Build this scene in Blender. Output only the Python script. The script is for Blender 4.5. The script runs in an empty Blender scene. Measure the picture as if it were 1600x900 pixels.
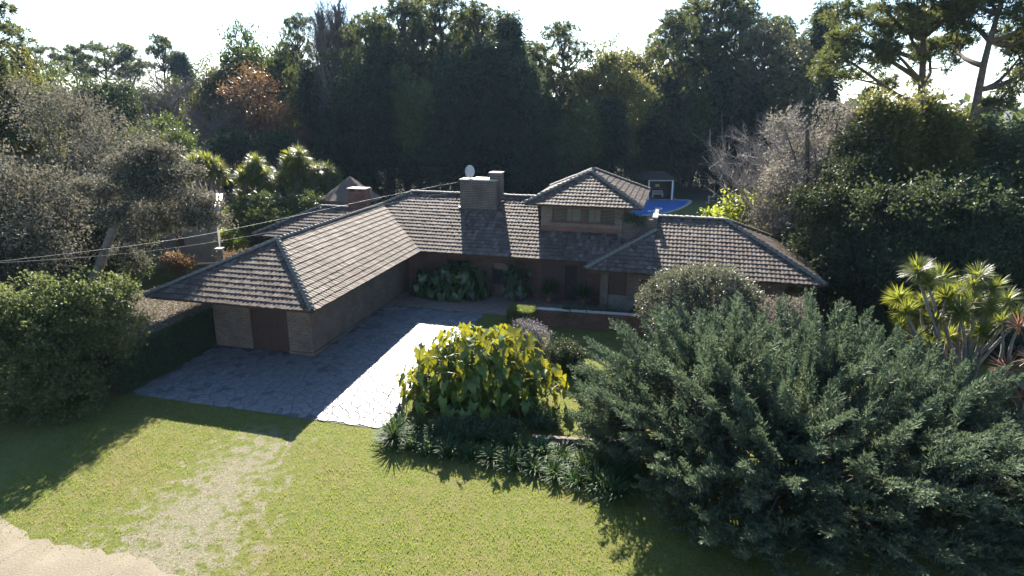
import bpy, bmesh, math, random
import numpy as np
from mathutils import Matrix, Vector

R = math.radians
scene = bpy.context.scene
C = scene.collection

# ---------------------------------------------------------------- camera
FPX, PITCH, ROLL, CAMH = 1015.7, 0.27931, 0.0066, 12.5      # focal length in pixels of the 1600 px wide photograph
cd = bpy.data.cameras.new('camera'); cam = bpy.data.objects.new('camera', cd); C.objects.link(cam)
cd.sensor_width = 36; cd.lens = 36 * FPX / 1600; cd.clip_end = 6000; cd.clip_start = .2
cam.matrix_world = Matrix.Translation((0, 0, CAMH)) @ Matrix.Rotation(math.pi / 2 - PITCH, 4, 'X') @ Matrix.Rotation(ROLL, 4, 'Z')
scene.camera = cam

# ---------------------------------------------------------------- sky, sun, exposure
SUN_AZ, SUN_EL = R(-5.5), R(33.5)          # azimuth from +Y towards +X
w = bpy.data.worlds.new('World'); scene.world = w; w.use_nodes = True
nt = w.node_tree; bg = nt.nodes['Background']
sky = nt.nodes.new('ShaderNodeTexSky'); sky.sky_type = 'NISHITA'; sky.sun_disc = False
sky.sun_elevation = SUN_EL; sky.sun_rotation = SUN_AZ
sky.air_density = 1.0; sky.dust_density = .2; sky.ozone_density = 4.0; sky.altitude = 20
nt.links.new(sky.outputs[0], bg.inputs[0]); bg.inputs[1].default_value = 0.062
sd = bpy.data.lights.new('sun', 'SUN'); sd.energy = 5.0; sd.angle = R(0.55); sd.color = (1, .93, .82)
sun = bpy.data.objects.new('sun', sd); C.objects.link(sun)
sv = Vector((math.sin(SUN_AZ) * math.cos(SUN_EL), math.cos(SUN_AZ) * math.cos(SUN_EL), math.sin(SUN_EL)))
sun.rotation_euler = sv.to_track_quat('Z', 'Y').to_euler(); sun.location = sv * 300
vs = scene.view_settings; vs.view_transform = 'Standard'; vs.look = 'None'; vs.gamma = 1; vs.exposure = 2.2
try: vs.use_curve_mapping = False
except Exception: pass
scene.cycles.max_bounces = 6; scene.cycles.diffuse_bounces = 2; scene.cycles.glossy_bounces = 2
scene.cycles.transmission_bounces = 3; scene.cycles.transparent_max_bounces = 4; scene.cycles.volume_bounces = 0
scene.cycles.caustics_reflective = False; scene.cycles.caustics_refractive = False
scene.cycles.sample_clamp_indirect = 4
scene.cycles.use_denoising = True

# ---------------------------------------------------------------- pixel -> place
def sst(t): t = min(1, max(0, t)); return t * t * (3 - 2 * t)
def terr(x, y): return -1.0 - .5 * min(1, max(0, (40 - y) / 24.))
def terr_np(x, y):
    return -1.0 - .5 * np.clip((40 - y) / 24., 0, 1) + 0 * x
def ray(x, y):
    X, Y = x - 800, y - 450; cr, sr = math.cos(ROLL), math.sin(ROLL)
    X, Y = X * cr + Y * sr, -X * sr + Y * cr
    c, s = math.cos(PITCH), math.sin(PITCH)
    return np.array([X / FPX, c - Y / FPX * s, -s - Y / FPX * c])
CO = np.array([0, 0, CAMH])
def atz(x, y, z): d = ray(x, y); return CO + d * (z - CAMH) / d[2]
def aty(x, y, Y): d = ray(x, y); return CO + d * Y / d[1]
def gnd(x, y):
    z = -1
    for _ in range(40): p = atz(x, y, z); z = .5 * z + .5 * terr(p[0], p[1])
    return atz(x, y, z)

# ---------------------------------------------------------------- mesh helpers
def mk(name, V, F, mats=(), smooth=False):
    """mesh from numpy verts and a list of face index arrays (each Nx3 or Nx4 ...)"""
    V = np.asarray(V, np.float32).reshape(-1, 3)
    me = bpy.data.meshes.new(name)
    F = [np.asarray(f, np.int32) for f in F if len(f)]
    me.vertices.add(len(V)); me.vertices.foreach_set('co', V.ravel())
    loops = np.concatenate([f.ravel() for f in F]); tot = np.concatenate([np.full(len(f), f.shape[1], np.int32) for f in F])
    st = np.concatenate([[0], np.cumsum(tot)[:-1]]).astype(np.int32)
    me.loops.add(len(loops)); me.loops.foreach_set('vertex_index', loops)
    me.polygons.add(len(tot)); me.polygons.foreach_set('loop_start', st)
    me.update(calc_edges=True)
    me.polygons.foreach_set('use_smooth', np.full(len(tot), bool(smooth)))
    for m in mats: me.materials.append(m)
    return me
def ob(name, me, parent=None, loc=None, rz=None, kind=None):
    o = bpy.data.objects.new(name, me); C.objects.link(o)
    if parent: o.parent = parent
    if loc is not None: o.location = loc
    if rz is not None: o.rotation_euler = (0, 0, rz)
    if kind: o['kind'] = kind
    return o
def tag(o, label, cat, group=None):
    o['label'] = label; o['category'] = cat
    if group: o['group'] = group
    return o
def thing(name, label, cat, loc=(0, 0, 0), rz=0, sc=1, group=None):
    o = ob(name, None, None, loc, rz); o.empty_display_size = .2
    o.scale = (sc, sc, sc) if np.isscalar(sc) else sc
    return tag(o, label, cat, group)

class MB:
    """collects boxes / tubes / polygons; UV in metres per face"""
    def __init__(s): s.v = []; s.f = []; s.n = 0
    def add(s, V, F):
        s.v += [tuple(map(float, p)) for p in V]; s.f += [tuple(int(i) + s.n for i in f) for f in F]; s.n += len(V); return s
    def box(s, x0, x1, y0, y1, z0, z1):
        V = [(x, y, z) for z in (z0, z1) for y in (y0, y1) for x in (x0, x1)]
        return s.add(V, [(0, 2, 3, 1), (4, 5, 7, 6), (0, 1, 5, 4), (2, 6, 7, 3), (0, 4, 6, 2), (1, 3, 7, 5)])
    def tube(s, P, rad, n=6, cap=True):
        V, F = tube(P, rad, n); 
        if cap: F = F + [tuple(range(n))[::-1], tuple(range(len(V) - n, len(V)))]
        return s.add(V, F)
    def prism(s, poly, z0, z1):
        n = len(poly); V = [(x, y, z0) for x, y in poly] + [(x, y, z1) for x, y in poly]
        return s.add(V, [tuple(range(n))[::-1], tuple(range(n, 2 * n))] + [(i, (i + 1) % n, n + (i + 1) % n, n + i) for i in range(n)])
    def build(s, name, mat, parent=None, loc=None, rz=None, smooth=False, kind=None, bevel=0):
        me = bpy.data.meshes.new(name); me.from_pydata(s.v, [], s.f)
        me.materials.append(mat)
        if bevel:
            bm = bmesh.new(); bm.from_mesh(me); bmesh.ops.recalc_face_normals(bm, faces=bm.faces)
            bmesh.ops.bevel(bm, geom=bm.edges, offset=bevel, segments=1, affect='EDGES'); bm.to_mesh(me); bm.free()
        me.update(); uv = me.uv_layers.new(name='UVMap')
        for p in me.polygons:
            n = p.normal
            for li in p.loop_indices:
                c = me.vertices[me.loops[li].vertex_index].co
                if abs(n.z) > .8: q = (c.x, c.y)
                elif abs(n.x) > abs(n.y): q = (c.y, c.z)
                else: q = (c.x, c.z)
                uv.data[li].uv = q
            p.use_smooth = smooth
        return ob(name, me, parent, loc, rz, kind)

def tube(P, rad, n=6):
    P = np.asarray(P, float); k = len(P); rad = np.broadcast_to(np.asarray(rad, float), (k,))
    T = np.gradient(P, axis=0); T /= np.linalg.norm(T, axis=1)[:, None] + 1e-9
    ref = np.array([1, 0, 0.]) if abs(T[0, 0]) < .8 else np.array([0, 1, 0.])
    V = []
    for i in range(k):
        a = np.cross(T[i], ref); a /= np.linalg.norm(a) + 1e-9; b = np.cross(T[i], a)
        ang = np.arange(n) * 2 * math.pi / n
        V.append(P[i] + rad[i] * (np.cos(ang)[:, None] * a + np.sin(ang)[:, None] * b))
    F = [(i * n + j, i * n + (j + 1) % n, (i + 1) * n + (j + 1) % n, (i + 1) * n + j) for i in range(k - 1) for j in range(n)]
    return np.concatenate(V), F
def bend(p0, p1, rng, wob=.1, n=6, sag=0):
    p0, p1 = np.asarray(p0, float), np.asarray(p1, float); t = np.linspace(0, 1, n)[:, None]
    L = np.linalg.norm(p1 - p0); P = p0 + (p1 - p0) * t
    P += np.sin(t * math.pi) * rng.normal(0, wob * L, 3) + np.sin(t * 2 * math.pi) * rng.normal(0, wob * L * .5, 3)
    P[:, 2] += (sag * L * np.sin(t * math.pi))[:, 0]
    return P
def nrm(a): return a / (np.linalg.norm(a, axis=-1, keepdims=True) + 1e-9)

# ---------------------------------------------------------------- materials
def mat(name):
    m = bpy.data.materials.new(name); m.use_nodes = True; t = m.node_tree
    return m, t, t.nodes['Principled BSDF'], t.nodes['Material Output']
def N(t, typ, **k):
    n = t.nodes.new('ShaderNode' + typ)
    for a, b in k.items():
        if a in n.inputs.keys() if isinstance(a, str) else False: n.inputs[a].default_value = b
        else: setattr(n, a, b)
    return n
def ramp(t, fac, stops):
    r = t.nodes.new('ShaderNodeValToRGB'); e = r.color_ramp.elements
    while len(e) < len(stops): e.new(.5)
    for el, (p, c) in zip(e, stops): el.position = p; el.color = tuple(c) + (1,) if len(c) == 3 else c
    t.links.new(fac, r.inputs[0]); return r.outputs[0]
def noise(t, scale, detail=4, vec=None, rough=.55):
    n = t.nodes.new('ShaderNodeTexNoise'); n.inputs['Scale'].default_value = scale; n.inputs['Detail'].default_value = detail
    n.inputs['Roughness'].default_value = rough
    if vec is not None: t.links.new(vec, n.inputs['Vector'])
    return n.outputs['Fac']
def objco(t):
    return t.nodes.new('ShaderNodeTexCoord').outputs['Object']
def mixc(t, fac, a, b, mode='MIX'):
    m = t.nodes.new('ShaderNodeMix'); m.data_type = 'RGBA'; m.blend_type = mode
    for s, v in ((m.inputs[0], fac), (m.inputs[6], a), (m.inputs[7], b)):
        if hasattr(v, 'links'): t.links.new(v, s)
        elif isinstance(v, (int, float)): s.default_value = v
        else: s.default_value = tuple(v) + (1,)
    return m.outputs[2]
def bump(t, h, strength=.4, dist=.02):
    b = t.nodes.new('ShaderNodeBump'); b.inputs['Strength'].default_value = strength; b.inputs['Distance'].default_value = dist
    t.links.new(h, b.inputs['Height']); return b.outputs[0]

def leaf_mat(name, cols, transl=.35, tcol=None, rough=.42, spec=.5, patch=.35):
    """cols: list of leaf colours picked per leaf; patch = share of a slow noise"""
    m, t, b, out = mat(name); L = t.links
    g = t.nodes.new('ShaderNodeNewGeometry'); oi = t.nodes.new('ShaderNodeObjectInfo')
    nz = noise(t, .35, 2, objco(t))
    ma = N(t, 'Math', operation='MULTIPLY_ADD'); L.new(nz, ma.inputs[0]); ma.inputs[1].default_value = patch * 2; ma.inputs[2].default_value = -patch
    ad = N(t, 'Math', operation='ADD'); L.new(g.outputs['Random Per Island'], ad.inputs[0]); L.new(ma.outputs[0], ad.inputs[1])
    k = len(cols); col = ramp(t, ad.outputs[0], [((i + .5) / k, c) for i, c in enumerate(cols)])
    hv = N(t, 'HueSaturation'); L.new(col, hv.inputs['Color'])
    mv = N(t, 'MapRange'); L.new(oi.outputs['Random'], mv.inputs[0]); mv.inputs[3].default_value = .8; mv.inputs[4].default_value = 1.2
    L.new(mv.outputs[0], hv.inputs['Value']); col = hv.outputs[0]
    L.new(col, b.inputs['Base Color']); b.inputs['Roughness'].default_value = rough; b.inputs['Specular IOR Level'].default_value = spec
    tr = t.nodes.new('ShaderNodeBsdfTranslucent')
    L.new(mixc(t, .6, col, tcol if tcol else (.16, .2, .03)), tr.inputs[0])
    mx = t.nodes.new('ShaderNodeMixShader'); mx.inputs[0].default_value = transl
    L.new(b.outputs[0], mx.inputs[1]); L.new(tr.outputs[0], mx.inputs[2]); L.new(mx.outputs[0], out.inputs[0])
    return m
def plain(name, col, rough=.7, var=.25, scale=6, bmp=.2, spec=.4, metal=0):
    m, t, b, out = mat(name); c = objco(t); n = noise(t, scale, 5, c)
    lo = tuple(x * (1 - var) for x in col); hi = tuple(min(1, x * (1 + var)) for x in col)
    t.links.new(ramp(t, n, [(.3, lo), (.7, hi)]), b.inputs['Base Color'])
    b.inputs['Roughness'].default_value = rough; b.inputs['Specular IOR Level'].default_value = spec; b.inputs['Metallic'].default_value = metal
    if bmp: t.links.new(bump(t, noise(t, scale * 4, 4, c), bmp, .02), b.inputs['Normal'])
    return m

M = {}
M['bark'] = plain('bark', (.09, .07, .055), .9, .45, 3, .8)
M['bark_grey'] = plain('bark_grey', (.16, .14, .12), .9, .35, 3, .6)
M['twig'] = plain('twig', (.15, .12, .10), .8, .3, 2, 0)
M['twig_pale'] = plain('twig_pale', (.28, .25, .23), .7, .3, 2, 0)
# foliage
M['dark_leaf'] = leaf_mat('dark_leaf', [(.018, .034, .022), (.032, .052, .03), (.06, .075, .036)], .28, (.14, .18, .05), .55, .25)
M['pine_leaf'] = leaf_mat('pine_leaf', [(.03, .045, .02), (.055, .075, .03), (.09, .105, .045)], .35, (.2, .22, .05), .55, .25)
M['pale_pine'] = leaf_mat('pale_pine', [(.06, .07, .035), (.10, .105, .05), (.15, .145, .08)], .35, (.2, .2, .08))
M['mid_leaf'] = leaf_mat('mid_leaf', [(.03, .05, .015), (.05, .08, .02), (.09, .11, .03)], .35)
M['olive_leaf'] = leaf_mat('olive_leaf', [(.05, .06, .02), (.09, .10, .03), (.14, .14, .045)], .4, (.25, .24, .05))
M['rust_leaf'] = leaf_mat('rust_leaf', [(.08, .05, .025), (.13, .075, .035), (.09, .08, .035)], .4, (.26, .14, .05))
M['glossy_leaf'] = leaf_mat('glossy_leaf', [(.03, .045, .022), (.05, .065, .03), (.075, .085, .05)], .18, (.14, .17, .05), .55, .18)
M['olive_glint'] = leaf_mat('olive_glint', [(.028, .044, .024), (.05, .066, .04), (.11, .112, .084), (.26, .235, .2)], .28, (.24, .21, .15), .62, .12, .5)  # palest leaf tones paint in the silvery highlights of the sunlit crowns
M['silver_leaf'] = leaf_mat('silver_leaf', [(.12, .12, .10), (.2, .185, .16), (.28, .25, .22)], .3, (.28, .24, .18), .6, .15)
M['ivy_leaf'] = leaf_mat('ivy_leaf', [(.05, .075, .026), (.085, .115, .04), (.14, .155, .07)], .35, (.26, .3, .08), .5, .3)
M['hedge_leaf'] = leaf_mat('hedge_leaf', [(.025, .045, .02), (.035, .06, .025), (.05, .075, .03)], .25)
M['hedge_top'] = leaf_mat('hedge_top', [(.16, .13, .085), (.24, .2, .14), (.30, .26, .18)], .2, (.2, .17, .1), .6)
M['juniper'] = leaf_mat('juniper', [(.044, .076, .053), (.082, .118, .077), (.165, .185, .105)], .3, (.12, .17, .08), .6, .18, .3)
M['box_leaf'] = leaf_mat('box_leaf', [(.05, .08, .02), (.10, .13, .03), (.16, .19, .05)], .4, (.3, .35, .06))
M['lime_leaf'] = leaf_mat('lime_leaf', [(.10, .14, .015), (.17, .21, .025), (.24, .26, .04)], .5, (.45, .5, .04))
M['strap_leaf'] = leaf_mat('strap_leaf', [(.025, .055, .02), (.04, .08, .025), (.06, .11, .03)], .25, (.10, .15, .03), .6, .15)
M['sword_leaf'] = leaf_mat('sword_leaf', [(.05, .08, .02), (.09, .12, .03), (.14, .16, .035)], .45, (.42, .44, .05), .42, .4)
M['dead_leaf'] = leaf_mat('dead_leaf', [(.16, .10, .05), (.24, .16, .08), (.12, .07, .04)], .3, (.3, .18, .08), .6)
# ---------------------------------------------------------------- surface materials
TP0, TP1 = gnd(415, 684), gnd(235, 892)
ROAD0, ROAD1 = gnd(0, 812), gnd(300, 903)
def ground_mat():
    m, t, b, out = mat('lawn_ground'); L = t.links; co = objco(t)
    n1 = noise(t, .35, 4, co); n2 = noise(t, 2.2, 5, co); n3 = noise(t, 14, 5, co)
    grass = ramp(t, n1, [(.30, (.16, .12, .055)), (.44, (.125, .13, .028)), (.56, (.08, .125, .014)), (.68, (.11, .15, .018)), (.8, (.17, .13, .06))])
    grass = mixc(t, .6, grass, ramp(t, n2, [(.32, (.06, .085, .014)), (.46, (.12, .14, .025)), (.58, (.17, .145, .06)), (.72, (.21, .165, .09))]))
    grass = mixc(t, .5, grass, ramp(t, n3, [(.35, (.05, .06, .015)), (.65, (.18, .17, .05))]))
    dirt = ramp(t, n3, [(.3, (.12, .10, .075)), (.5, (.2, .175, .135)), (.7, (.29, .26, .21))])
    # worn wheel track from the paving to the road: distance from its centre line
    d = TP1 - TP0; d = d[:2] / np.linalg.norm(d[:2]); nn = (-d[1], d[0])
    sub = N(t, 'VectorMath', operation='SUBTRACT'); L.new(co, sub.inputs[0]); sub.inputs[1].default_value = (TP0[0], TP0[1], 0)
    dot = N(t, 'VectorMath', operation='DOT_PRODUCT'); L.new(sub.outputs[0], dot.inputs[0]); dot.inputs[1].default_value = (nn[0], nn[1], 0)
    along = N(t, 'VectorMath', operation='DOT_PRODUCT'); L.new(sub.outputs[0], along.inputs[0]); along.inputs[1].default_value = (d[0], d[1], 0)
    ab = N(t, 'Math', operation='ABSOLUTE'); L.new(dot.outputs['Value'], ab.inputs[0])
    wd = N(t, 'MapRange'); L.new(along.outputs['Value'], wd.inputs[0]); wd.inputs[1].default_value = -1; wd.inputs[2].default_value = 10; wd.inputs[3].default_value = 1.5; wd.inputs[4].default_value = 3.8
    sb = N(t, 'Math', operation='SUBTRACT'); L.new(wd.outputs[0], sb.inputs[0]); L.new(ab.outputs[0], sb.inputs[1])
    ma = N(t, 'Math', operation='MULTIPLY_ADD'); L.new(n2, ma.inputs[0]); ma.inputs[1].default_value = 11; ma.inputs[2].default_value = -6.2
    ad = N(t, 'Math', operation='ADD'); L.new(sb.outputs[0], ad.inputs[0]); L.new(ma.outputs[0], ad.inputs[1])
    mr = N(t, 'MapRange'); L.new(ad.outputs[0], mr.inputs[0]); mr.inputs[1].default_value = -.3; mr.inputs[2].default_value = 1.3
    en = N(t, 'MapRange'); L.new(along.outputs['Value'], en.inputs[0]); en.inputs[1].default_value = -1.5; en.inputs[2].default_value = .5
    mm = N(t, 'Math', operation='MULTIPLY'); L.new(mr.outputs[0], mm.inputs[0]); L.new(en.outputs[0], mm.inputs[1])
    m2 = N(t, 'Math', operation='MULTIPLY'); L.new(mm.outputs[0], m2.inputs[0]); m2.inputs[1].default_value = .7
    # forest floor far behind the house
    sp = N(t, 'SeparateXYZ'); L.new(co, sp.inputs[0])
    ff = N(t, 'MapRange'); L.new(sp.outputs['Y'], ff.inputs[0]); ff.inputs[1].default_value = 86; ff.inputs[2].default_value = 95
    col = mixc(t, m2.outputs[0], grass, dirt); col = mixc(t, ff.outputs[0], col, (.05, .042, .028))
    L.new(col, b.inputs['Base Color']); b.inputs['Roughness'].default_value = .95; b.inputs['Specular IOR Level'].default_value = .15
    L.new(bump(t, noise(t, 30, 6, co), .9, .05), b.inputs['Normal'])
    return m
def road_mat():
    m, t, b, out = mat('dirt_road'); L = t.links; co = objco(t)
    n1 = noise(t, .9, 5, co); n2 = noise(t, 18, 6, co)
    c = mixc(t, .4, ramp(t, n1, [(.3, (.15, .125, .09)), (.6, (.20, .172, .126)), (.75, (.235, .205, .155))]), ramp(t, n2, [(.3, (.11, .092, .064)), (.7, (.25, .22, .165))]))
    L.new(c, b.inputs['Base Color']); b.inputs['Roughness'].default_value = .95; b.inputs['Specular IOR Level'].default_value = .15
    L.new(bump(t, n2, .6, .03), b.inputs['Normal']); return m
def brick_mat(name, c1, c2, mortar, rough=.85):
    m, t, b, out = mat(name); L = t.links
    uv = t.nodes.new('ShaderNodeTexCoord').outputs['UV']
    br = t.nodes.new('ShaderNodeTexBrick'); L.new(uv, br.inputs['Vector'])
    br.inputs['Color1'].default_value = c1 + (1,); br.inputs['Color2'].default_value = c2 + (1,); br.inputs['Mortar'].default_value = mortar + (1,)
    br.inputs['Scale'].default_value = 1; br.inputs['Mortar Size'].default_value = .02; br.inputs['Mortar Smooth'].default_value = .1
    br.inputs['Brick Width'].default_value = .32; br.inputs['Row Height'].default_value = .125; br.inputs['Bias'].default_value = -.1
    n = noise(t, 1.3, 5, objco(t)); n2 = noise(t, 25, 3, objco(t))
    c = mixc(t, .55, br.outputs['Color'], ramp(t, n, [(.3, (.3, .3, .3)), (.7, (.72, .72, .72))]), 'OVERLAY')
    c = mixc(t, .3, c, ramp(t, n2, [(.3, (.25, .25, .25)), (.7, (.75, .75, .75))]), 'OVERLAY')
    L.new(c, b.inputs['Base Color']); b.inputs['Roughness'].default_value = rough; b.inputs['Specular IOR Level'].default_value = .3
    iv = N(t, 'Math', operation='SUBTRACT'); iv.inputs[0].default_value = 1; L.new(br.outputs['Fac'], iv.inputs[1])
    L.new(bump(t, iv.outputs[0], .8, .015), b.inputs['Normal']); return m
def tile_mat():
    m, t, b, out = mat('roof_tile'); L = t.links; co = objco(t)
    g = t.nodes.new('ShaderNodeNewGeometry')
    c = ramp(t, g.outputs['Random Per Island'], [(0, (.06, .04, .03)), (.35, (.095, .067, .053)), (.7, (.12, .09, .073)), (.93, (.17, .138, .118)), (1, (.05, .035, .027))])
    n = noise(t, .7, 5, co); n2 = noise(t, 9, 5, co)
    c = mixc(t, ramp(t, n, [(.42, (0, 0, 0)), (.72, (.75, .75, .75))]), c, (.06, .056, .045))
    c = mixc(t, ramp(t, n2, [(.52, (0, 0, 0)), (.68, (.65, .65, .65))]), c, (.16, .145, .128))
    L.new(c, b.inputs['Base Color']); b.inputs['Roughness'].default_value = .75; b.inputs['Specular IOR Level'].default_value = .1
    L.new(bump(t, n2, .3, .01), b.inputs['Normal']); return m
def stone_mat():
    m, t, b, out = mat('paving_stone'); L = t.links; co = objco(t)
    oi = t.nodes.new('ShaderNodeNewGeometry')
    c = ramp(t, oi.outputs['Random Per Island'], [(0, (.095, .095, .10)), (.4, (.135, .135, .138)), (.8, (.18, .18, .178)), (1, (.12, .11, .105))])
    n = noise(t, 5, 6, co)
    n1 = noise(t, .5, 4, co); c = mixc(t, .5, c, ramp(t, n1, [(.3, (.3, .3, .3)), (.7, (.65, .65, .65))]), 'OVERLAY')
    c = mixc(t, .5, c, ramp(t, n, [(.3, (.25, .25, .25)), (.7, (.7, .7, .7))]), 'OVERLAY')
    L.new(c, b.inputs['Base Color']); b.inputs['Roughness'].default_value = .55; b.inputs['Specular IOR Level'].default_value = .35
    L.new(bump(t, n, .5, .012), b.inputs['Normal']); return m
def wood_mat(name, c0, c1, rough=.6):
    m, t, b, out = mat(name); L = t.links; co = objco(t)
    mp = t.nodes.new('ShaderNodeMapping'); mp.inputs['Scale'].default_value = (14, 14, 1.2); L.new(co, mp.inputs[0])
    n = noise(t, 2, 6, mp.outputs[0]); L.new(ramp(t, n, [(.3, c0), (.7, c1)]), b.inputs['Base Color'])
    b.inputs['Roughness'].default_value = rough; L.new(bump(t, n, .3, .01), b.inputs['Normal']); return m
def glass_mat():
    m, t, b, out = mat('window_glass'); b.inputs['Base Color'].default_value = (.015, .018, .02, 1)
    b.inputs['Roughness'].default_value = .05; b.inputs['Specular IOR Level'].default_value = .6; return m
def thatch_mat():
    m, t, b, out = mat('thatch'); L = t.links; co = objco(t)
    mp = t.nodes.new('ShaderNodeMapping'); mp.inputs['Scale'].default_value = (12, 12, 2); L.new(co, mp.inputs[0])
    n = noise(t, 2, 6, mp.outputs[0]); L.new(ramp(t, n, [(.3, (.07, .05, .035)), (.7, (.19, .14, .095))]), b.inputs['Base Color'])
    b.inputs['Roughness'].default_value = .95; L.new(bump(t, n, .9, .06), b.inputs['Normal']); return m
M['ground'] = ground_mat(); M['road'] = road_mat(); M['tile'] = tile_mat(); M['stone'] = stone_mat()
M['brick'] = brick_mat('brick', (.14, .085, .06), (.205, .13, .096), (.2, .17, .14))
M['brick_red'] = brick_mat('brick_red', (.14, .055, .038), (.19, .08, .052), (.14, .11, .09))
M['brick_dark'] = brick_mat('brick_dark', (.075, .058, .048), (.11, .072, .052), (.17, .145, .125))
M['mortar'] = plain('mortar', (.09, .085, .08), .9, .3, 8)
M['cap'] = plain('ridge_cap', (.12, .112, .095), .65, .45, 5, .4)
M['deck'] = plain('roof_deck', (.05, .035, .028), .9, .3, 3)
M['fascia'] = wood_mat('fascia', (.05, .03, .022), (.09, .06, .042))
M['wood'] = wood_mat('door_wood', (.05, .026, .019), (.10, .052, .036))
M['wood_grey'] = wood_mat('weathered_wood', (.13, .10, .08), (.24, .2, .16), .85)
M['shutter'] = wood_mat('shutter', (.11, .08, .06), (.2, .155, .115))
M['curtain'] = plain('curtain', (.16, .14, .10), .9, .15, 3, .1)
M['glass'] = glass_mat(); M['thatch'] = thatch_mat()
M['plaster'] = plain('plaster', (.22, .185, .15), .9, .22, 1.5, .3)
M['plaster_pale'] = plain('plaster_pale', (.42, .38, .33), .9, .15, 2, .3)
M['white'] = plain('white_paint', (.72, .72, .70), .5, .1, 6, .05)
M['metal'] = plain('zinc_sheet', (.42, .41, .40), .5, .15, 3, .1, .5, .85)
M['concrete'] = plain('concrete', (.36, .34, .31), .85, .25, 3, .3)
M['dark_metal'] = plain('dark_metal', (.05, .05, .05), .5, .2, 5, 0)
M['dish'] = plain('dish_grey', (.42, .42, .43), .45, .1, 4, 0)
M['pool'] = plain('pool_blue', (.045, .16, .42), .45, .12, .6, 0, .4)
M['cable'] = plain('cable', (.14, .14, .14), .5, .1, 4, 0)
M['soil'] = plain('soil', (.06, .045, .032), .95, .35, 4, .8)
M['terrace'] = plain('terrace_tile', (.20, .15, .12), .6, .25, 3, .2)
M['clay'] = plain('clay_pot', (.32, .14, .08), .8, .2, 8, .2)
M['grey_wall'] = plain('pavilion_wall', (.14, .11, .085), .9, .25, 2, .3)
M['pane_light_colour'] = plain('pane_light_colour', (.75, .68, .3), .5, .1, 5, 0)  # bright yellow colour stands in for light in the pavilion window
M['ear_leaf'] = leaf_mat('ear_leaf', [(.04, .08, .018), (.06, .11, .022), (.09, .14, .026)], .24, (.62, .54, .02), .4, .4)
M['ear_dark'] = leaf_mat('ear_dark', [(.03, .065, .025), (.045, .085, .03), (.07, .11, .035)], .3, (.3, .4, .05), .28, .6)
M['grass'] = leaf_mat('grass_blade', [(.17, .115, .06), (.13, .11, .035), (.075, .105, .012), (.09, .15, .012), (.12, .16, .018), (.15, .14, .05)], .55, (.30, .40, .025), .6, .12, 1.9)

# ---------------------------------------------------------------- ground and road
def ground():
    xs = np.unique(np.concatenate([np.linspace(-2500, -60, 12), np.linspace(-60, 60, 121), np.linspace(60, 2500, 12)]))
    ys = np.unique(np.concatenate([np.linspace(-400, 0, 8), np.linspace(0, 50, 101), np.linspace(50, 120, 30), np.linspace(120, 3500, 14)]))
    X, Y = np.meshgrid(xs, ys); rng = np.random.default_rng(5)
    Z = terr_np(X, Y) + np.where(np.abs(X) < 60, rng.normal(0, .008, X.shape), 0)
    n, k = X.shape[1], X.shape[0]; i = np.arange(k - 1)[:, None] * n + np.arange(n - 1)[None]
    F = np.stack([i, i + 1, i + n + 1, i + n], -1).reshape(-1, 4)
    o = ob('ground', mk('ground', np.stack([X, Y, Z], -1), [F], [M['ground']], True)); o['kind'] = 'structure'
ground()
def road():
    rng = np.random.default_rng(3); d = nrm((ROAD1 - ROAD0)[:2]); n = np.array([d[1], -d[0]])   # n points towards the camera
    ss = np.linspace(-60, 90, 301); ts = np.concatenate([np.linspace(0, 1.2, 5), np.linspace(1.8, 9, 12)])
    edge = .16 * np.sin(ss * .8) + .1 * np.sin(ss * 2.3 + 1) + rng.normal(0, .15, len(ss))
    V = []
    for t in ts:
        q = ROAD0[:2] + ss[:, None] * d + (t + edge * max(0, 1 - t / 2))[:, None] * n
        z = terr_np(q[:, 0], q[:, 1]) + .03 - .025 * max(0, 1 - t / .5) + rng.normal(0, .006, len(ss)) - .03 * math.exp(-((t - 3) / .6) ** 2)
        V.append(np.column_stack([q, z]))
    m = len(ss); i = np.arange(len(ts) - 1)[:, None] * m + np.arange(m - 1)[None]
    o = ob('dirt_road', mk('dirt_road', np.concatenate(V), [np.stack([i, i + m, i + m + 1, i + 1], -1).reshape(-1, 4)], [M['road']], True)); o['kind'] = 'structure'
road()

# ---------------------------------------------------------------- the house (local frame: u along the front, v to the back)
HA = math.atan2(-.24453, .96964); GO = np.array([-9.84, 30.51, 0.])
HU = np.array([.96964, -.24453, 0]); HV = np.array([.24453, .96964, 0])
def wor(u, v, z=0): return GO + HU * u + HV * v + np.array([0, 0, z])
def loc(P): d = np.asarray(P) - GO; return np.array([d @ HU, d @ HV, P[2]])
TP = .469; EZ = 2.48
house = thing('brick_house', 'long brick house with hipped brown tile roofs, chimneys and a raised upper storey', 'house', GO, HA)

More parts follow.
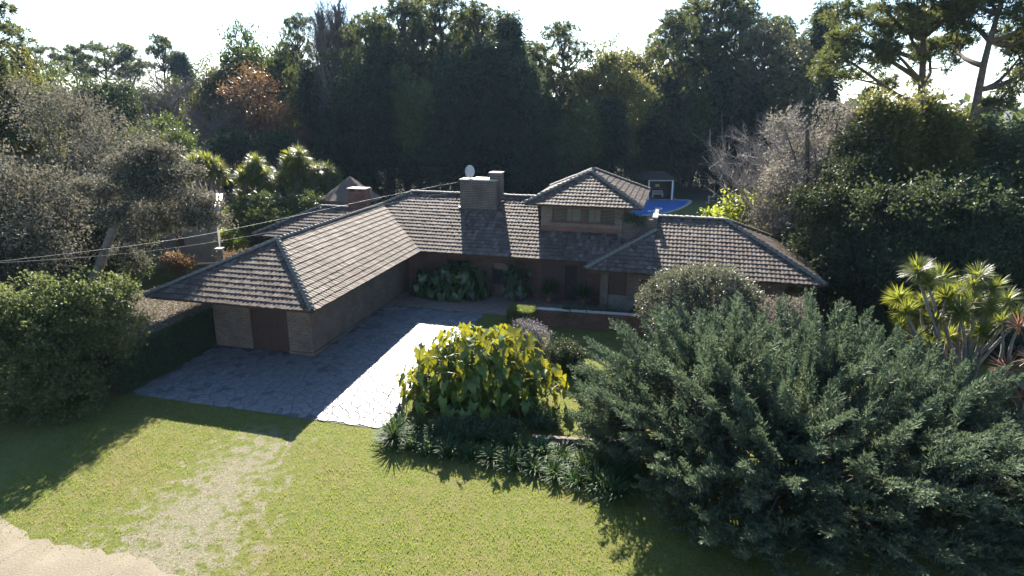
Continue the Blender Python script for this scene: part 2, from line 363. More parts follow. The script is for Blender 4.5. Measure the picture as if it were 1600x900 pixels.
TW, TC = .25, .405
def tile_face(name, poly, rise, z0, parent, pitch=TP, seed=0):
    """poly: convex plan polygon (u,v); rise: plan direction uphill; eave line passes poly[0] at height z0. Tiles as real shapes, cut at hips and valleys"""
    rng = np.random.default_rng(seed); rise = np.array(rise, float); along = np.array([rise[1], -rise[0]])
    P0 = np.array(poly[0], float); Q = np.array(poly) - P0
    sl = math.sqrt(1 + pitch * pitch); s = Q @ along; t = Q @ rise * sl
    ns = int((s.max() - s.min()) / TW) + 3; ntt = int(t.max() / TC) + 2
    prof_s = np.array([0, .10, .26, .42, .55, .78, 1.0]) * TW * 1.02
    prof_h = np.array([.004, .016, .021, .016, .005, .0, .004])
    k = len(prof_s)
    S3 = np.array([along[0], along[1], 0]); T3 = np.array([rise[0] / sl, rise[1] / sl, pitch / sl]); N3 = np.cross(S3, T3); N3 = N3 if N3[2] > 0 else -N3
    B = np.array([P0[0], P0[1], z0])
    loS = np.concatenate([prof_s, prof_s, prof_s]); loT = np.concatenate([np.full(k, -.0), np.full(k, TC + .02), np.full(k, 0.)])
    loH = np.concatenate([prof_h + .054, prof_h + .008, prof_h + .004])
    ii, jj = np.meshgrid(np.arange(ns), np.arange(ntt)); ii, jj = ii.ravel(), jj.ravel(); n = len(ii)
    os_ = s.min() - TW + ii * TW + (jj % 2) * 0.0 + rng.normal(0, .006, n); ot = jj * TC - .06 + rng.normal(0, .008, n); oh = rng.normal(0, .004, n) ; tw = rng.normal(0, .012, n)
    wav = .010 * np.sin(os_ * .9 + seed) * np.sin(ot * .7)
    Sx = os_[:, None] + loS; Tx = ot[:, None] + loT + tw[:, None] * (loS - TW / 2) / TW; Hx = (oh + wav)[:, None] + loH
    V = B + Sx[..., None] * S3 + Tx[..., None] * T3 + Hx[..., None] * N3
    a = np.arange(k - 1); f1 = np.stack([a, a + 1, a + k + 1, a + k], -1); f2 = np.stack([a + 2 * k, a + 2 * k + 1, a + 1, a], -1)
    f = np.concatenate([f1, f2]); F = (np.arange(n)[:, None, None] * 3 * k + f[None]).reshape(-1, 4)
    me = mk(name, V, [F], [M['tile']], False)
    bm = bmesh.new(); bm.from_mesh(me); cen = np.mean(poly, 0)
    for i in range(len(poly)):
        p, q = np.array(poly[i], float), np.array(poly[(i + 1) % len(poly)], float)
        d = q - p; nn = np.array([d[1], -d[0]]); nn /= np.linalg.norm(nn)
        if (cen - p) @ nn > 0: nn = -nn
        eave = abs((p - P0) @ rise) < .02 and abs((q - P0) @ rise) < .02
        if eave: continue
        bmesh.ops.bisect_plane(bm, geom=bm.verts[:] + bm.edges[:] + bm.faces[:], dist=1e-5, plane_co=(p[0], p[1], 0), plane_no=(nn[0], nn[1], 0), clear_outer=True)
    bm.to_mesh(me); bm.free()
    o = ob('roof_tiles', me, parent); o['kind'] = 'stuff'
    # boarding under the tiles, and the eave board
    pts = [(x, y, z0 + ((np.array([x, y]) - P0) @ rise) * pitch) for x, y in poly]; m = len(pts)
    mb = MB(); mb.add([(x, y, z - .03) for x, y, z in pts] + [(x, y, z - .10) for x, y, z in pts], [tuple(range(m)), tuple(range(m, 2 * m))[::-1]] + [(i, (i + 1) % m, m + (i + 1) % m, m + i) for i in range(m)])
    mb.build('roof_boarding', M['deck'], parent)
    return o

cap_me = None
def cap_mesh():
    n = 7; ang = np.linspace(0, math.pi, n); V = []
    for x, r_, in ((0, .18), (.40, .125)):
        for q in ang: V.append((x, math.cos(q) * r_, math.sin(q) * r_ * .85))
    for q in ang: V.append((0, math.cos(q) * .12, math.sin(q) * .10))
    F = [(i, i + n, i + n + 1, i + 1) for i in range(n - 1)] + [(2 * n + i, i, i + 1, 2 * n + i + 1) for i in range(n - 1)]
    return mk('ridge_tile', V, [F], [M['cap']], True)
cap_me = cap_mesh()
def ridge(parent, p, q, lift=.03, seed=0):
    rng = np.random.default_rng(seed + 40); p, q = np.array(p, float), np.array(q, float); L = np.linalg.norm(q - p); d = (q - p) / L
    n = max(1, int(round(L / .375)))
    X = Vector(d); Z = Vector((0, 0, 1)); Y = Z.cross(X).normalized(); Z = X.cross(Y)
    for i in range(n):
        o = ob('ridge_tile', cap_me, parent); c = p + d * (L * i / n) + np.array(Z) * (lift + rng.normal(0, .006))
        rot = Matrix((X, Y, Z)).transposed() @ Matrix.Rotation(rng.normal(0, .02), 3, 'Z')
        m4 = rot.to_4x4(); m4.translation = Vector(c) + Z * .012; o.matrix_basis = m4 @ Matrix.Scale(rng.uniform(.97, 1.04), 4)

W = 9.9; hw = W / 2; L0 = 14.04; MH = 6.6; BK = L0 + 2 * MH
RZ = EZ + hw * TP; MZ = EZ + MH * TP; UR = 13.6
roof = ob('roof', None, house)
# garage wing
tile_face('tiles', [(-W, 0), (0, 0), (-hw, hw)], (0, 1), EZ, roof, seed=1)
tile_face('tiles', [(0, 0), (0, L0), (-hw, L0 + hw), (-hw, hw)], (-1, 0), EZ, roof, seed=2)
tile_face('tiles', [(-W, BK), (-W, 0), (-hw, hw), (-hw, L0 + hw), (-W + MH, L0 + MH)], (1, 0), EZ, roof, seed=3)
# main range
VT = (-hw, L0 + hw); MA = (-W + MH, L0 + MH)
tile_face('tiles', [(0, L0), (11.81, L0), (UR, L0 + UR - 11.81), (UR, L0 + MH), MA, VT], (0, 1), EZ, roof, seed=4)
tile_face('tiles', [(UR, BK), (-W, BK), MA, (UR, L0 + MH)], (0, -1), EZ, roof, seed=5)
# right wing
A = np.array([11.81, 12.04]); Bc = np.array([25.66, 12.04]); dd = 5.46; RWZ = EZ + dd * TP; UL = 15.86
tile_face('tiles', [(UL, A[1]), tuple(Bc), (Bc[0] - dd, A[1] + dd), (UL, A[1] + dd)], (0, 1), EZ, roof, seed=6)
tile_face('tiles', [tuple(A), (UL, A[1]), (UL, A[1] + UL - A[0])], (0, 1), EZ, roof, seed=17)
tile_face('tiles', [tuple(Bc), (Bc[0], A[1] + 2 * dd), (Bc[0] - dd, A[1] + dd)], (-1, 0), EZ, roof, seed=7)
tile_face('tiles', [(Bc[0], A[1] + 2 * dd), (UL, A[1] + 2 * dd), (UL, A[1] + dd), (Bc[0] - dd, A[1] + dd)], (0, -1), EZ, roof, seed=8)
tile_face('tiles', [(A[0], 14.04), (A[0], A[1]), (UL, A[1] + UL - A[0]), (UL, 17.3), (15.07, 17.3)], (1, 0), EZ, roof, seed=9)
# upper storey
U0, U1, V0, V1, UZ = 6.89, 14.85, 16.2, 26.0, 5.775; uh = (U1 - U0) / 2; uc = (U0 + U1) / 2; UPZ = UZ + uh * TP
tile_face('tiles', [(U0, V0), (U1, V0), (uc, V0 + uh)], (0, 1), UZ, roof, seed=10)
tile_face('tiles', [(U1, V0), (U1, V1), (uc, V1 - uh), (uc, V0 + uh)], (-1, 0), UZ, roof, seed=11)
tile_face('tiles', [(U0, V1), (U0, V0), (uc, V0 + uh), (uc, V1 - uh)], (1, 0), UZ, roof, seed=12)
tile_face('tiles', [(U1, V1), (U0, V1), (uc, V1 - uh)], (0, -1), UZ, roof, seed=13)
# rear left wing
W2 = (-15.0, 16.4, 24.2, 2.3); h2 = (W2[2] - W2[1]) / 2; z2 = W2[3] + h2 * TP
tile_face('tiles', [(W2[0], W2[1]), (-8.2, W2[1]), (-8.2, W2[1] + h2), (W2[0] + h2, W2[1] + h2)], (0, 1), W2[3], roof, seed=14)
tile_face('tiles', [(W2[0], W2[2]), (W2[0], W2[1]), (W2[0] + h2, W2[1] + h2)], (1, 0), W2[3], roof, seed=15)
tile_face('tiles', [(-8.2, W2[2]), (W2[0], W2[2]), (W2[0] + h2, W2[1] + h2), (-8.2, W2[1] + h2)], (0, -1), W2[3], roof, seed=16)
# ridge and hip tiles
for i, (p, q) in enumerate([((0, 0, EZ), (-hw, hw, RZ)), ((-W, 0, EZ), (-hw, hw, RZ)), ((-hw, hw, RZ), (-hw, L0 + hw, RZ)),
        ((-hw, L0 + hw, RZ), (MA[0], MA[1], MZ)), ((MA[0], MA[1], MZ), (U0 + 1.1, MA[1], MZ)),
        ((A[0], A[1], EZ), (UL, A[1] + UL - A[0], EZ + (UL - A[0]) * TP)), ((UL, A[1] + dd, RWZ), (Bc[0] - dd, A[1] + dd, RWZ)),
        ((Bc[0], Bc[1], EZ), (Bc[0] - dd, A[1] + dd, RWZ)), ((Bc[0], A[1] + 2 * dd, EZ), (Bc[0] - dd, A[1] + dd, RWZ)),
        ((U0, V0, UZ), (uc, V0 + uh, UPZ)), ((U1, V0, UZ), (uc, V0 + uh, UPZ)), ((uc, V0 + uh, UPZ), (uc, V1 - uh, UPZ)),
        ((U1, V1, UZ), (uc, V1 - uh, UPZ)), ((U0, V1, UZ), (uc, V1 - uh, UPZ)),
        ((W2[0], W2[1], W2[3]), (W2[0] + h2, W2[1] + h2, z2)), ((W2[0] + h2, W2[1] + h2, z2), (-8.6, W2[1] + h2, z2))]):
    ridge(roof, p, q, .05, i)

def part(name, mat_, *boxes, parent=None, bevel=0, kind=None):
    mb = MB()
    for b in boxes: mb.box(*b)
    return mb.build(name, M[mat_], parent or house, bevel=bevel, kind=kind)
FV = 16.3; ZB = -1.8; GU, GV = -1.85, 2.7
# eave boards and soffits
part('eave_board', 'fascia', (-W + .05, -.06, .06, .09, EZ - .14, EZ - .02)); part('eave_board', 'fascia', (-.10, -.06, .1, L0, EZ - .14, EZ - .02))
part('eave_board', 'fascia', (.05, 11.8, L0 + .06, L0 + .10, EZ - .14, EZ - .02)); part('eave_board', 'fascia', (A[0] + .06, Bc[0] - .06, A[1] + .06, A[1] + .1, EZ - .14, EZ - .02))
part('eave_board', 'fascia', (U0 + .06, U1 - .06, V0 + .06, V0 + .1, UZ - .14, UZ - .02)); part('eave_board', 'fascia', (U0 + .06, U0 + .1, V0 + .12, V1, UZ - .14, UZ - .02))
part('eave_board', 'fascia', (U1 - .1, U1 - .06, V0 + .12, V1, UZ - .14, UZ - .02))
# garage walls: front with door opening, right side, left side
GD0, GD1 = -5.65, -3.3
part('wall', 'brick', (-W - GU, GD0, GV, GV + .3, ZB, EZ + .3)); part('wall', 'brick', (GD1, GU, GV, GV + .3, ZB, EZ + .3)); part('wall', 'brick', (GD0, GD1, GV, GV + .3, 1.38, EZ + .3))
part('wall', 'brick', (GU - .3, GU, GV + .3, FV + .1, ZB, EZ + .6)); part('wall', 'plaster', (-W - GU, -W - GU + .3, GV + .3, BK - 1.5, ZB, EZ + .5))
part('wall_footing', 'brick', (GU, GU + .12, GV - .1, FV - .2, ZB, -.92)); part('wall_footing', 'brick', (GD1, GU, GV - .1, GV - .002, ZB, -.95))
gdo = ob('garage_door', None, house)
nb = 12
for i in range(nb):
    x0 = GD0 + .06 + i * (GD1 - GD0 - .12) / nb; part('door_plank', 'wood', (x0 + .008, x0 + (GD1 - GD0 - .12) / nb - .008, GV + .10, GV + .14, -1.25, 1.32), parent=gdo)
part('door_backing', 'deck', (GD0 + .05, GD1 - .05, GV + .141, GV + .16, -1.25, 1.33), parent=gdo)
part('door_frame', 'wood', (GD0, GD0 + .06, GV + .05, GV + .22, -1.25, 1.38), parent=gdo); part('door_frame', 'wood', (GD1 - .06, GD1, GV + .05, GV + .22, -1.25, 1.38), parent=gdo); part('door_frame', 'wood', (GD0 + .06, GD1 - .06, GV + .05, GV + .22, 1.32, 1.38), parent=gdo)
part('door_handle', 'dark_metal', (-4.5, -4.46, GV + .06, GV + .10, -.2, .05), parent=gdo)
# main range front wall behind the porch, back and right walls
part('wall', 'brick_red', (GU, 8.2, FV, FV + .3, ZB, EZ + .8)); part('wall', 'brick_red', (11.4, 12.6, FV, FV + .3, ZB, EZ + .8))
part('wall', 'brick', (-W + .5, UR, BK - 1.8, BK - 1.5, ZB, EZ + .4)); part('wall', 'brick', (UR - .3, UR, FV + .3, BK - 1.8, ZB, MZ - .6))
part('wall', 'brick_red', (9.8, 10.75, FV, FV + .3, 1.6, EZ + .8))
for x0, x1 in ((8.2, 9.8), (10.75, 11.4)):           # timber panels either side of the entrance
    pn = ob('timber_panel', None, house); n_ = int(round((x1 - x0) / .16))
    for i in range(n_):
        u_ = x0 + i * (x1 - x0) / n_; part('plank', 'wood', (u_ + .005, u_ + (x1 - x0) / n_ - .005, FV + .06, FV + .1, -.93, EZ + .6), parent=pn)
    part('panel_backing', 'deck', (x0, x1, FV + .101, FV + .14, -.94, EZ + .7), parent=pn)
fd = part('front_door', 'deck', (9.86, 10.69, FV + .16, FV + .2, -.93, 1.6)); part('door_handle', 'dark_metal', (10.55, 10.6, FV + .10, FV + .16, .1, .25), parent=fd)
part('door_frame', 'wood', (9.8, 9.86, FV + .04, FV + .2, -.93, 1.6), parent=fd); part('door_frame', 'wood', (10.69, 10.75, FV + .04, FV + .2, -.93, 1.6), parent=fd)
for u0 in (1.2, 4.6):                                  # windows in the shade of the porch
    wn = part('window', 'glass', (u0, u0 + 1.6, FV - .02, FV - .005, -.1, 1.4)); part('window_frame', 'wood', (u0 - .07, u0, FV - .05, FV - .003, -.17, 1.47), (u0 + 1.6, u0 + 1.67, FV - .05, FV - .003, -.17, 1.47), (u0, u0 + 1.6, FV - .05, FV - .003, 1.4, 1.47), (u0, u0 + 1.6, FV - .05, FV - .003, -.17, -.1), (u0 + .77, u0 + .83, FV - .05, FV - .021, -.1, 1.4), parent=wn)
part('porch_floor', 'terrace', (-1.7, 15.2, 12.05, FV, -1.6, -.94)); 
# right wing walls
RV = A[1] + 1.9; wa, wb, wc, wd_, we = 12.6, 13.1, 14.3, 15.1, 16.35; WZ0, WZ1 = .55, 1.55
part('wall', 'brick', (wa, wb, RV, RV + .3, ZB, EZ + .4)); part('wall', 'brick', (wc, wd_, RV, RV + .3, ZB, EZ + .4))
part('wall', 'brick', (wd_, we, RV, RV + .3, ZB, WZ0)); part('wall', 'brick', (wd_, we, RV, RV + .3, WZ1, EZ + .4)); part('wall', 'brick', (we, Bc[0] - 1.9, RV, RV + .3, ZB, EZ + .4))
part('wall', 'brick', (wa, wa + .3, RV + .3, FV, ZB, EZ + .3)); part('wall', 'brick', (Bc[0] - 2.2, Bc[0] - 1.9, RV + .3, A[1] + 2 * dd - 1.9, ZB, EZ + .3))
part('wall', 'brick', (UR, Bc[0] - 1.9, A[1] + 2 * dd - 2.2, A[1] + 2 * dd - 1.9, ZB, EZ + .3))
part('plaster_panel', 'plaster', (wb, wc, RV + .15, RV + .3, ZB, .35)); part('shutter_panel', 'wood', (wb, wc, RV + .17, RV + .25, .35, EZ + .3))
wn = part('window', 'glass', (wd_ + .07, we - .07, RV + .12, RV + .14, WZ0 + .07, WZ1 - .07)); part('window_frame', 'wood', (wd_, wd_ + .07, RV + .04, RV + .16, WZ0, WZ1), (we - .07, we, RV + .04, RV + .16, WZ0, WZ1), (wd_ + .07, we - .07, RV + .04, RV + .16, WZ1 - .07, WZ1), (wd_ + .07, we - .07, RV + .04, RV + .16, WZ0, WZ0 + .07), parent=wn)
for i in range(9): part('shutter_slat', 'shutter', (wd_ + .09, we - .09, RV + .07, RV + .09, WZ0 + .1 + i * .09, WZ0 + .15 + i * .09), parent=wn)
part('plinth', 'plaster', (wc, we + .6, RV - .06, RV - .002, ZB, .1))
# upper storey walls, windows
UV = 16.9; uw0, uw1 = 7.95, 13.6; wl0, wl1, wz0, wz1 = 8.72, 13.05, 4.50, 5.50
part('wall', 'brick_red', (uw0, uw1, UV, UV + .25, 3.3, 4.22)); part('wall', 'brick', (uw0, uw1, UV + .003, UV + .25, 4.22, wz0 - .09)); 
part('wall', 'brick', (uw0, wl0, UV, UV + .25, wz0 - .09, UZ - .1)); part('wall', 'brick', (wl1, uw1, UV, UV + .25, wz0 - .09, UZ - .1)); part('wall', 'brick', (wl0, wl1, UV, UV + .25, wz1, UZ - .1))
part('wall', 'brick', (uw0, uw0 + .25, UV + .25, 25.3, 3.3, UZ - .05)); part('wall', 'brick_red', (uw1 - .25, uw1 + .02, UV + .25, 25.3, 2, UZ - .05)); part('wall', 'brick', (uw0, uw1, 25.3, 25.5, 2, UZ - .05))
part('window_sill', 'brick_red', (wl0 - .1, wl1 + .1, UV - .06, UV + .2, wz0 - .09, wz0))
um = (wl0 + wl1) / 2
for x0, x1 in ((wl0, um - .09), (um + .09, wl1)):
    wn = part('window', 'glass', (x0 + .06, x1 - .06, UV + .17, UV + .18, wz0 + .06, wz1 - .06))
    part('curtain', 'curtain', (x0 + (1.05 if x0 < 9 else .3), x1 - (.10 if x0 < 9 else 1.0), UV + .155, UV + .165, wz0 + .07, wz1 - .07), parent=wn)
    part('window_frame', 'wood', (x0, x0 + .06, UV + .06, UV + .2, wz0, wz1), (x1 - .06, x1, UV + .06, UV + .2, wz0, wz1), (x0 + .06, x1 - .06, UV + .06, UV + .2, wz1 - .06, wz1), (x0 + .06, x1 - .06, UV + .06, UV + .2, wz0, wz0 + .06), parent=wn)
    for k in (1, 2):
        xx = x0 + (x1 - x0) * k / 3; part('mullion', 'wood', (xx - .025, xx + .025, UV + .09, UV + .15, wz0 + .06, wz1 - .06), parent=wn)
    for i in range(9):
        z = wz0 + .1 + i * .098; part('blind_slat', 'shutter', (x0 + .06, x1 - .06, UV + .10, UV + .125, z, z + .028), parent=wn)
part('window_post', 'wood', (um - .09, um + .09, UV + .03, UV + .2, wz0, wz1))
# little roof-terrace block between upper storey and right wing
part('terrace_parapet', 'brick_dark', (uw1 + .02, 15.6, 16.6, 16.85, 2.6, 5.0)); part('terrace_parapet', 'brick_dark', (15.6, 15.86, 16.6, 20.5, 2.6, 5.12)); part('parapet_cap', 'plaster_pale', (15.56, 15.90, 16.55, 18.2, 5.12, 5.2)); part('terrace_floor', 'terrace', (uw1 + .02, 15.6, 16.85, 22, 4.0, 4.3))
# chimneys
ch = part('chimney', 'brick_dark', (1.36, 4.16, 18.85, 19.95, 3.6, 6.9))
part('chimney_cap', 'concrete', (1.31, 4.2, 18.8, 20.0, 6.9, 6.97), parent=ch); part('metal_lid', 'metal', (2.35, 3.5, 19.1, 19.9, 6.985, 7.03), parent=ch)
part('flue', 'brick_dark', (3.5, 4.36, 19.3, 20.2, 5.5, 7.42), parent=ch); part('flue_cap', 'concrete', (3.45, 4.41, 19.25, 20.25, 7.42, 7.48), parent=ch)
part('flashing', 'metal', (1.2, 1.36, 18.85, 19.9, 4.86, 4.9), parent=ch)
c2 = part('chimney', 'brick_red', (-8.45, -6.95, 19.9, 20.9, 2.8, 5.55)); part('chimney_cap', 'concrete', (-8.5, -6.9, 19.85, 20.95, 5.72, 5.8), parent=c2); part('vent_course', 'brick_red', (-8.45, -8.2, 19.9, 20.9, 5.55, 5.72), (-7.85, -7.5, 19.9, 20.9, 5.55, 5.72), (-7.2, -6.95, 19.9, 20.9, 5.55, 5.72), parent=c2)

# satellite dish on the chimney
P = wor(2.05, 19.05, 6.97); dish = thing('satellite_dish', 'pale grey satellite dish standing on the wide brick chimney', 'satellite dish', P, HA)
mb = MB(); V = [(0, 0, 0)]; F = []; nr, na = 5, 20
for i in range(1, nr + 1):
    for j in range(na):
        q = 2 * math.pi * j / na; rr = i / nr; V.append((.36 * rr * math.cos(q), .12 * rr * rr, .46 * rr * math.sin(q)))
F += [(0, 1 + (j + 1) % na, 1 + j) for j in range(na)]
for i in range(nr - 1):
    for j in range(na): F.append((1 + i * na + j, 1 + i * na + (j + 1) % na, 1 + (i + 1) * na + (j + 1) % na, 1 + (i + 1) * na + j))
mb.add(V, F); refl = mb.build('reflector', M['dish'], dish, (0.08, -.1, .55), .5, True); refl.modifiers.new('s', 'SOLIDIFY').thickness = .015
MB().tube([(0.05, .08, 0), (.05, .08, .3), (.06, -.02, .52)], .025, 8).build('mast', M['dish'], dish); MB().tube([(.05, 0, .3), (-.05, -.45, .42), (-.07, -.5, .5)], .012, 6).build('feed_arm', M['dish'], dish)
mb = MB(); mb.box(-.12, -.02, -.55, -.47, .47, .55); mb.build('feed_horn', M['dish'], dish); mb = MB(); mb.box(-.12, .22, -.05, .2, -.0, .03); mb.build('base_plate', M['dark_metal'], dish)
# ---------------------------------------------------------------- stone driveway
def clip(poly, p, n):
    out = []
    for i in range(len(poly)):
        a, b = poly[i], poly[(i + 1) % len(poly)]; da, db = (a - p) @ n, (b - p) @ n
        if da <= 0: out.append(a)
        if (da < 0 < db) or (db < 0 < da): out.append(a + (b - a) * da / (da - db))
    return out
def lterr(u, v): p = wor(u, v); return terr(p[0], p[1])
DU0, DU1, DV0, DV1 = -7.95, 5.3, -3.78, 12.0
def driveway():
    rng = np.random.default_rng(11)
    us, vs_ = np.linspace(DU0, DU1, 25), np.linspace(DV0, DV1, 29)
    V = [wor(u, v, lterr(u, v) + .012) for v in vs_ for u in us]; n = len(us); i = np.arange(len(vs_) - 1)[:, None] * n + np.arange(n - 1)[None]
    drive = ob('driveway', mk('driveway', V, [np.stack([i, i + 1, i + n + 1, i + n], -1).reshape(-1, 4)], [M['mortar']], True)); drive['kind'] = 'structure'
    sp = .47; gu, gv = int((DU1 - DU0) / sp) + 1, int((DV1 - DV0) / sp) + 1; S = []
    for a in range(-1, gu + 2):
        for b in range(-1, gv + 2): S.append((DU0 + (a + rng.uniform(-.15, 1.15)) * sp, DV0 + (b + rng.uniform(-.15, 1.15)) * sp))
    S = np.array(S); cells = []
    for k, s in enumerate(S):
        if not (DU0 < s[0] < DU1 and DV0 < s[1] < DV1): continue
        poly = [np.array(q) for q in ((max(DU0, s[0] - 1), max(DV0, s[1] - 1)), (min(DU1, s[0] + 1), max(DV0, s[1] - 1)), (min(DU1, s[0] + 1), min(DV1, s[1] + 1)), (max(DU0, s[0] - 1), min(DV1, s[1] + 1)))]
        d = np.linalg.norm(S - s, axis=1)
        for j in np.argsort(d)[1:22]:
            nn = (S[j] - s) / d[j]; poly = clip(poly, (s + S[j]) / 2 - nn * .015, nn)
            if len(poly) < 3: break
        if len(poly) < 3: continue
        A_ = .5 * abs(sum(poly[i][0] * poly[(i + 1) % len(poly)][1] - poly[(i + 1) % len(poly)][0] * poly[i][1] for i in range(len(poly))))
        if A_ < .02: continue
        if s[0] < GU + .1 and s[1] > GV - .1: continue            # under the garage
        cells.append((s, poly, A_))
    def stone(s, poly, org):
        V, F = [], []; m = len(poly); h = rng.normal(0, .004); tx, ty = rng.normal(0, .008, 2)
        for ins, z in ((0, .014), (0, .034), (.02, .042)):
            for q in poly:
                d = s - q; L = np.linalg.norm(d); q2 = q + d / max(L, .01) * ins; V.append(wor(q2[0], q2[1], lterr(q2[0], q2[1]) + z + h + tx * (q2[0] - s[0]) + ty * (q2[1] - s[1])) - org)
        F = [(l * m + i, l * m + (i + 1) % m, (l + 1) * m + (i + 1) % m, (l + 1) * m + i) for l in range(2) for i in range(m)] + [tuple(range(2 * m, 3 * m))]
        return V, F
    # the 300 stones that show largest: area over squared distance, and not hidden by the house or the big-leaved plant
    sc = []
    for s, poly, A_ in cells:
        p = wor(*s); d2 = p[0] ** 2 + p[1] ** 2; hid = .2 if s[0] > 3.2 and s[1] < 5 else 1
        sc.append(A_ / d2 * hid)
    order = np.argsort(sc)[::-1]; rest = MB()
    for r_, k in enumerate(order):
        s, poly, _ = cells[k]
        if r_ < 300:
            org = wor(s[0], s[1], lterr(*s)); V, F = stone(s, poly, org); mb = MB(); mb.add(V, F); me = bpy.data.meshes.new('paving_stone'); me.from_pydata(mb.v, [], mb.f); me.materials.append(M['stone']); me.update(); ob('paving_stone', me, drive, org)
        else:
            V, F = stone(s, poly, np.zeros(3)); rest.add(V, F)
    me = bpy.data.meshes.new('paving_stones_beyond'); me.from_pydata(rest.v, [], rest.f); me.materials.append(M['stone']); me.update(); ob('paving_stones_beyond', me, drive, kind='stuff')
driveway()

# ---------------------------------------------------------------- low garden walls
def wall_run(name, label, pts, th, h, m, z_=None, capm=None):
    """pts in house frame; low wall following them"""
    p, q = pts; o = wor(p[0], p[1], 0); g = min(lterr(*p), lterr(*q)); z0 = g if z_ is None else z_
    t = thing(name, label, 'wall', (o[0], o[1], z0 - .02), HA + math.atan2(q[1] - p[1], q[0] - p[0])); L = math.hypot(q[0] - p[0], q[1] - p[1])
    MB().box(0, L, 0, th, -.4, h).build('wall_face', M[m], t)
    if capm: MB().box(-.03, L + .03, -.03, th + .03, h, h + .06).build('coping', M[capm], t)
    return t
wall_run('terrace_wall', 'low dark red brick wall in front of the shaded porch', ((8.98, 10.7), (20.0, 11.25)), .3, 1.12, 'brick_red', None, 'plaster_pale')
wall_run('bed_wall', 'low stone edging wall behind the strap-leaved border plants', (tuple(loc(gnd(832, 694))[:2]), tuple(loc(gnd(1000, 703))[:2])), .22, .35, 'brick_dark', None)

# ---------------------------------------------------------------- outbuildings
S0 = aty(336, 332, 54); sh = thing('garden_shed', 'plastered shed with corrugated metal roof under the left trees', 'shed', (S0[0], 54.0, -1), R(20))
def spart(name, m, *bx, parent=sh):
    mb = MB()
    for b in bx: mb.box(*b)
    return mb.build(name, M[m], parent)
spart('wall', 'plaster', (-9.0, 0, 0, .2, 0, 4.5)); spart('wall', 'plaster', (-.2, 0, .2, 4.5, 0, 4.8)); spart('wall', 'plaster', (-9, -8.8, .2, 4.5, 0, 4.8)); spart('wall', 'plaster', (-8.8, -.2, 4.3, 4.5, 0, 4.9))
spart('doorway', 'wood', (-7.6, -6.5, -.05, -.005, 0, 2.1)); spart('shutter', 'wood', (-3.2, -2.6, -.05, -.005, 1.7, 3.0))
V, F = [], []; nx = 150
for j, (yy, zz) in enumerate(((-.5, 4.55), (4.9, 5.35))):
    for i in range(nx): V.append((-9.4 + 9.8 * i / (nx - 1), yy, zz + .035 * math.sin(i * 2 * math.pi / 5)))
F = [(i, i + 1, nx + i + 1, nx + i) for i in range(nx - 1)]
mb = MB(); mb.add(V, F); rf = mb.build('metal_roof', M['metal'], sh, smooth=True); rf.modifiers.new('s', 'SOLIDIFY').thickness = .012
spart('roof_hatch', 'dark_metal', (-1.9, -.2, 2.6, 4.2, 5.12, 5.42))
# thatched shelter behind the left wing
T0 = aty(548, 300, 66); hut = thing('thatched_shelter', 'small thatched shelter behind the square red chimney', 'shelter', (T0[0], 66, -1))
rng = np.random.default_rng(8); V = [(0, 0, 6.2)]; F = []; na = 28
for k, (rr, zz) in enumerate(((.9, 5.55), (1.9, 4.75), (3.0, 4.0), (3.05, 3.8))):
    for j in range(na): q = 2 * math.pi * j / na; V.append(((rr + rng.normal(0, .05)) * math.cos(q), (rr + rng.normal(0, .05)) * math.sin(q), zz + rng.normal(0, .05)))
F = [(0, 1 + j, 1 + (j + 1) % na) for j in range(na)] + [(1 + k * na + j, 1 + (k + 1) * na + j, 1 + (k + 1) * na + (j + 1) % na, 1 + k * na + (j + 1) % na) for k in range(3) for j in range(na)]
mb = MB(); mb.add(V, F); mb.build('thatch_roof', M['thatch'], hut)
for j in range(6): q = 2 * math.pi * j / 6 + .3; MB().tube([(2.4 * math.cos(q), 2.4 * math.sin(q), 0), (2.4 * math.cos(q), 2.4 * math.sin(q), 4.3)], .09, 8).build('post', M['wood_grey'], hut)
# pool and pavilion
pp = [gnd(*q) for q in ((985, 339), (997, 337.5), (1015, 336.5), (1033, 334.7), (1048, 331), (1060, 327), (1070, 322.5), (1078, 317), (1079, 314.5), (1074, 313.2), (1050, 312.6), (1013, 312.2), (985, 312))]
pool = ob('pool', None); pool['kind'] = 'structure'
MB().prism([(p[0], p[1]) for p in pp][::-1], -1.1, -.97).build('pool_floor', M['pool'], pool)
for i in range(len(pp)):
    a, b = pp[i], pp[(i + 1) % len(pp)]; mid = (a + b) / 2; L = np.linalg.norm((b - a)[:2]); ang = math.atan2(b[1] - a[1], b[0] - a[0])
    MB().box(-L / 2 - .05, L / 2 + .05, -.2, .2, 0, .10).build('coping_stone', M['concrete'], pool, (mid[0], mid[1], -1.0 + .003 * (i % 2)), ang)
for px, py in ((1029, 327), (1018, 331)):
    p = gnd(px, py); a_ = np.linspace(0, 2 * math.pi, 17); rg = [(p[0] + .45 * math.cos(q), p[1] + .45 * math.sin(q), -.90) for q in a_]
    o = MB().tube(rg, .07, 6).build('pool_ring', M['white'], smooth=True); tag(o, 'white ring float lying in the blue pool, ' + ('the farther one' if px == 1029 else 'the one nearer the house'), 'float', 'ring floats in the pool')
pl, prr = gnd(1013, 313.5), gnd(1050, 313.5); pav = thing('pool_pavilion', 'open pool pavilion with white posts and dark tiled roof', 'pavilion', (pl[0], pl[1] + .2, -1), math.atan2(prr[1] - pl[1], prr[0] - pl[0])); PW = np.linalg.norm(prr - pl)
def vpart(name, m, *bx, parent=pav):
    mb = MB()
    for b in bx: mb.box(*b)
    return mb.build(name, M[m], parent)
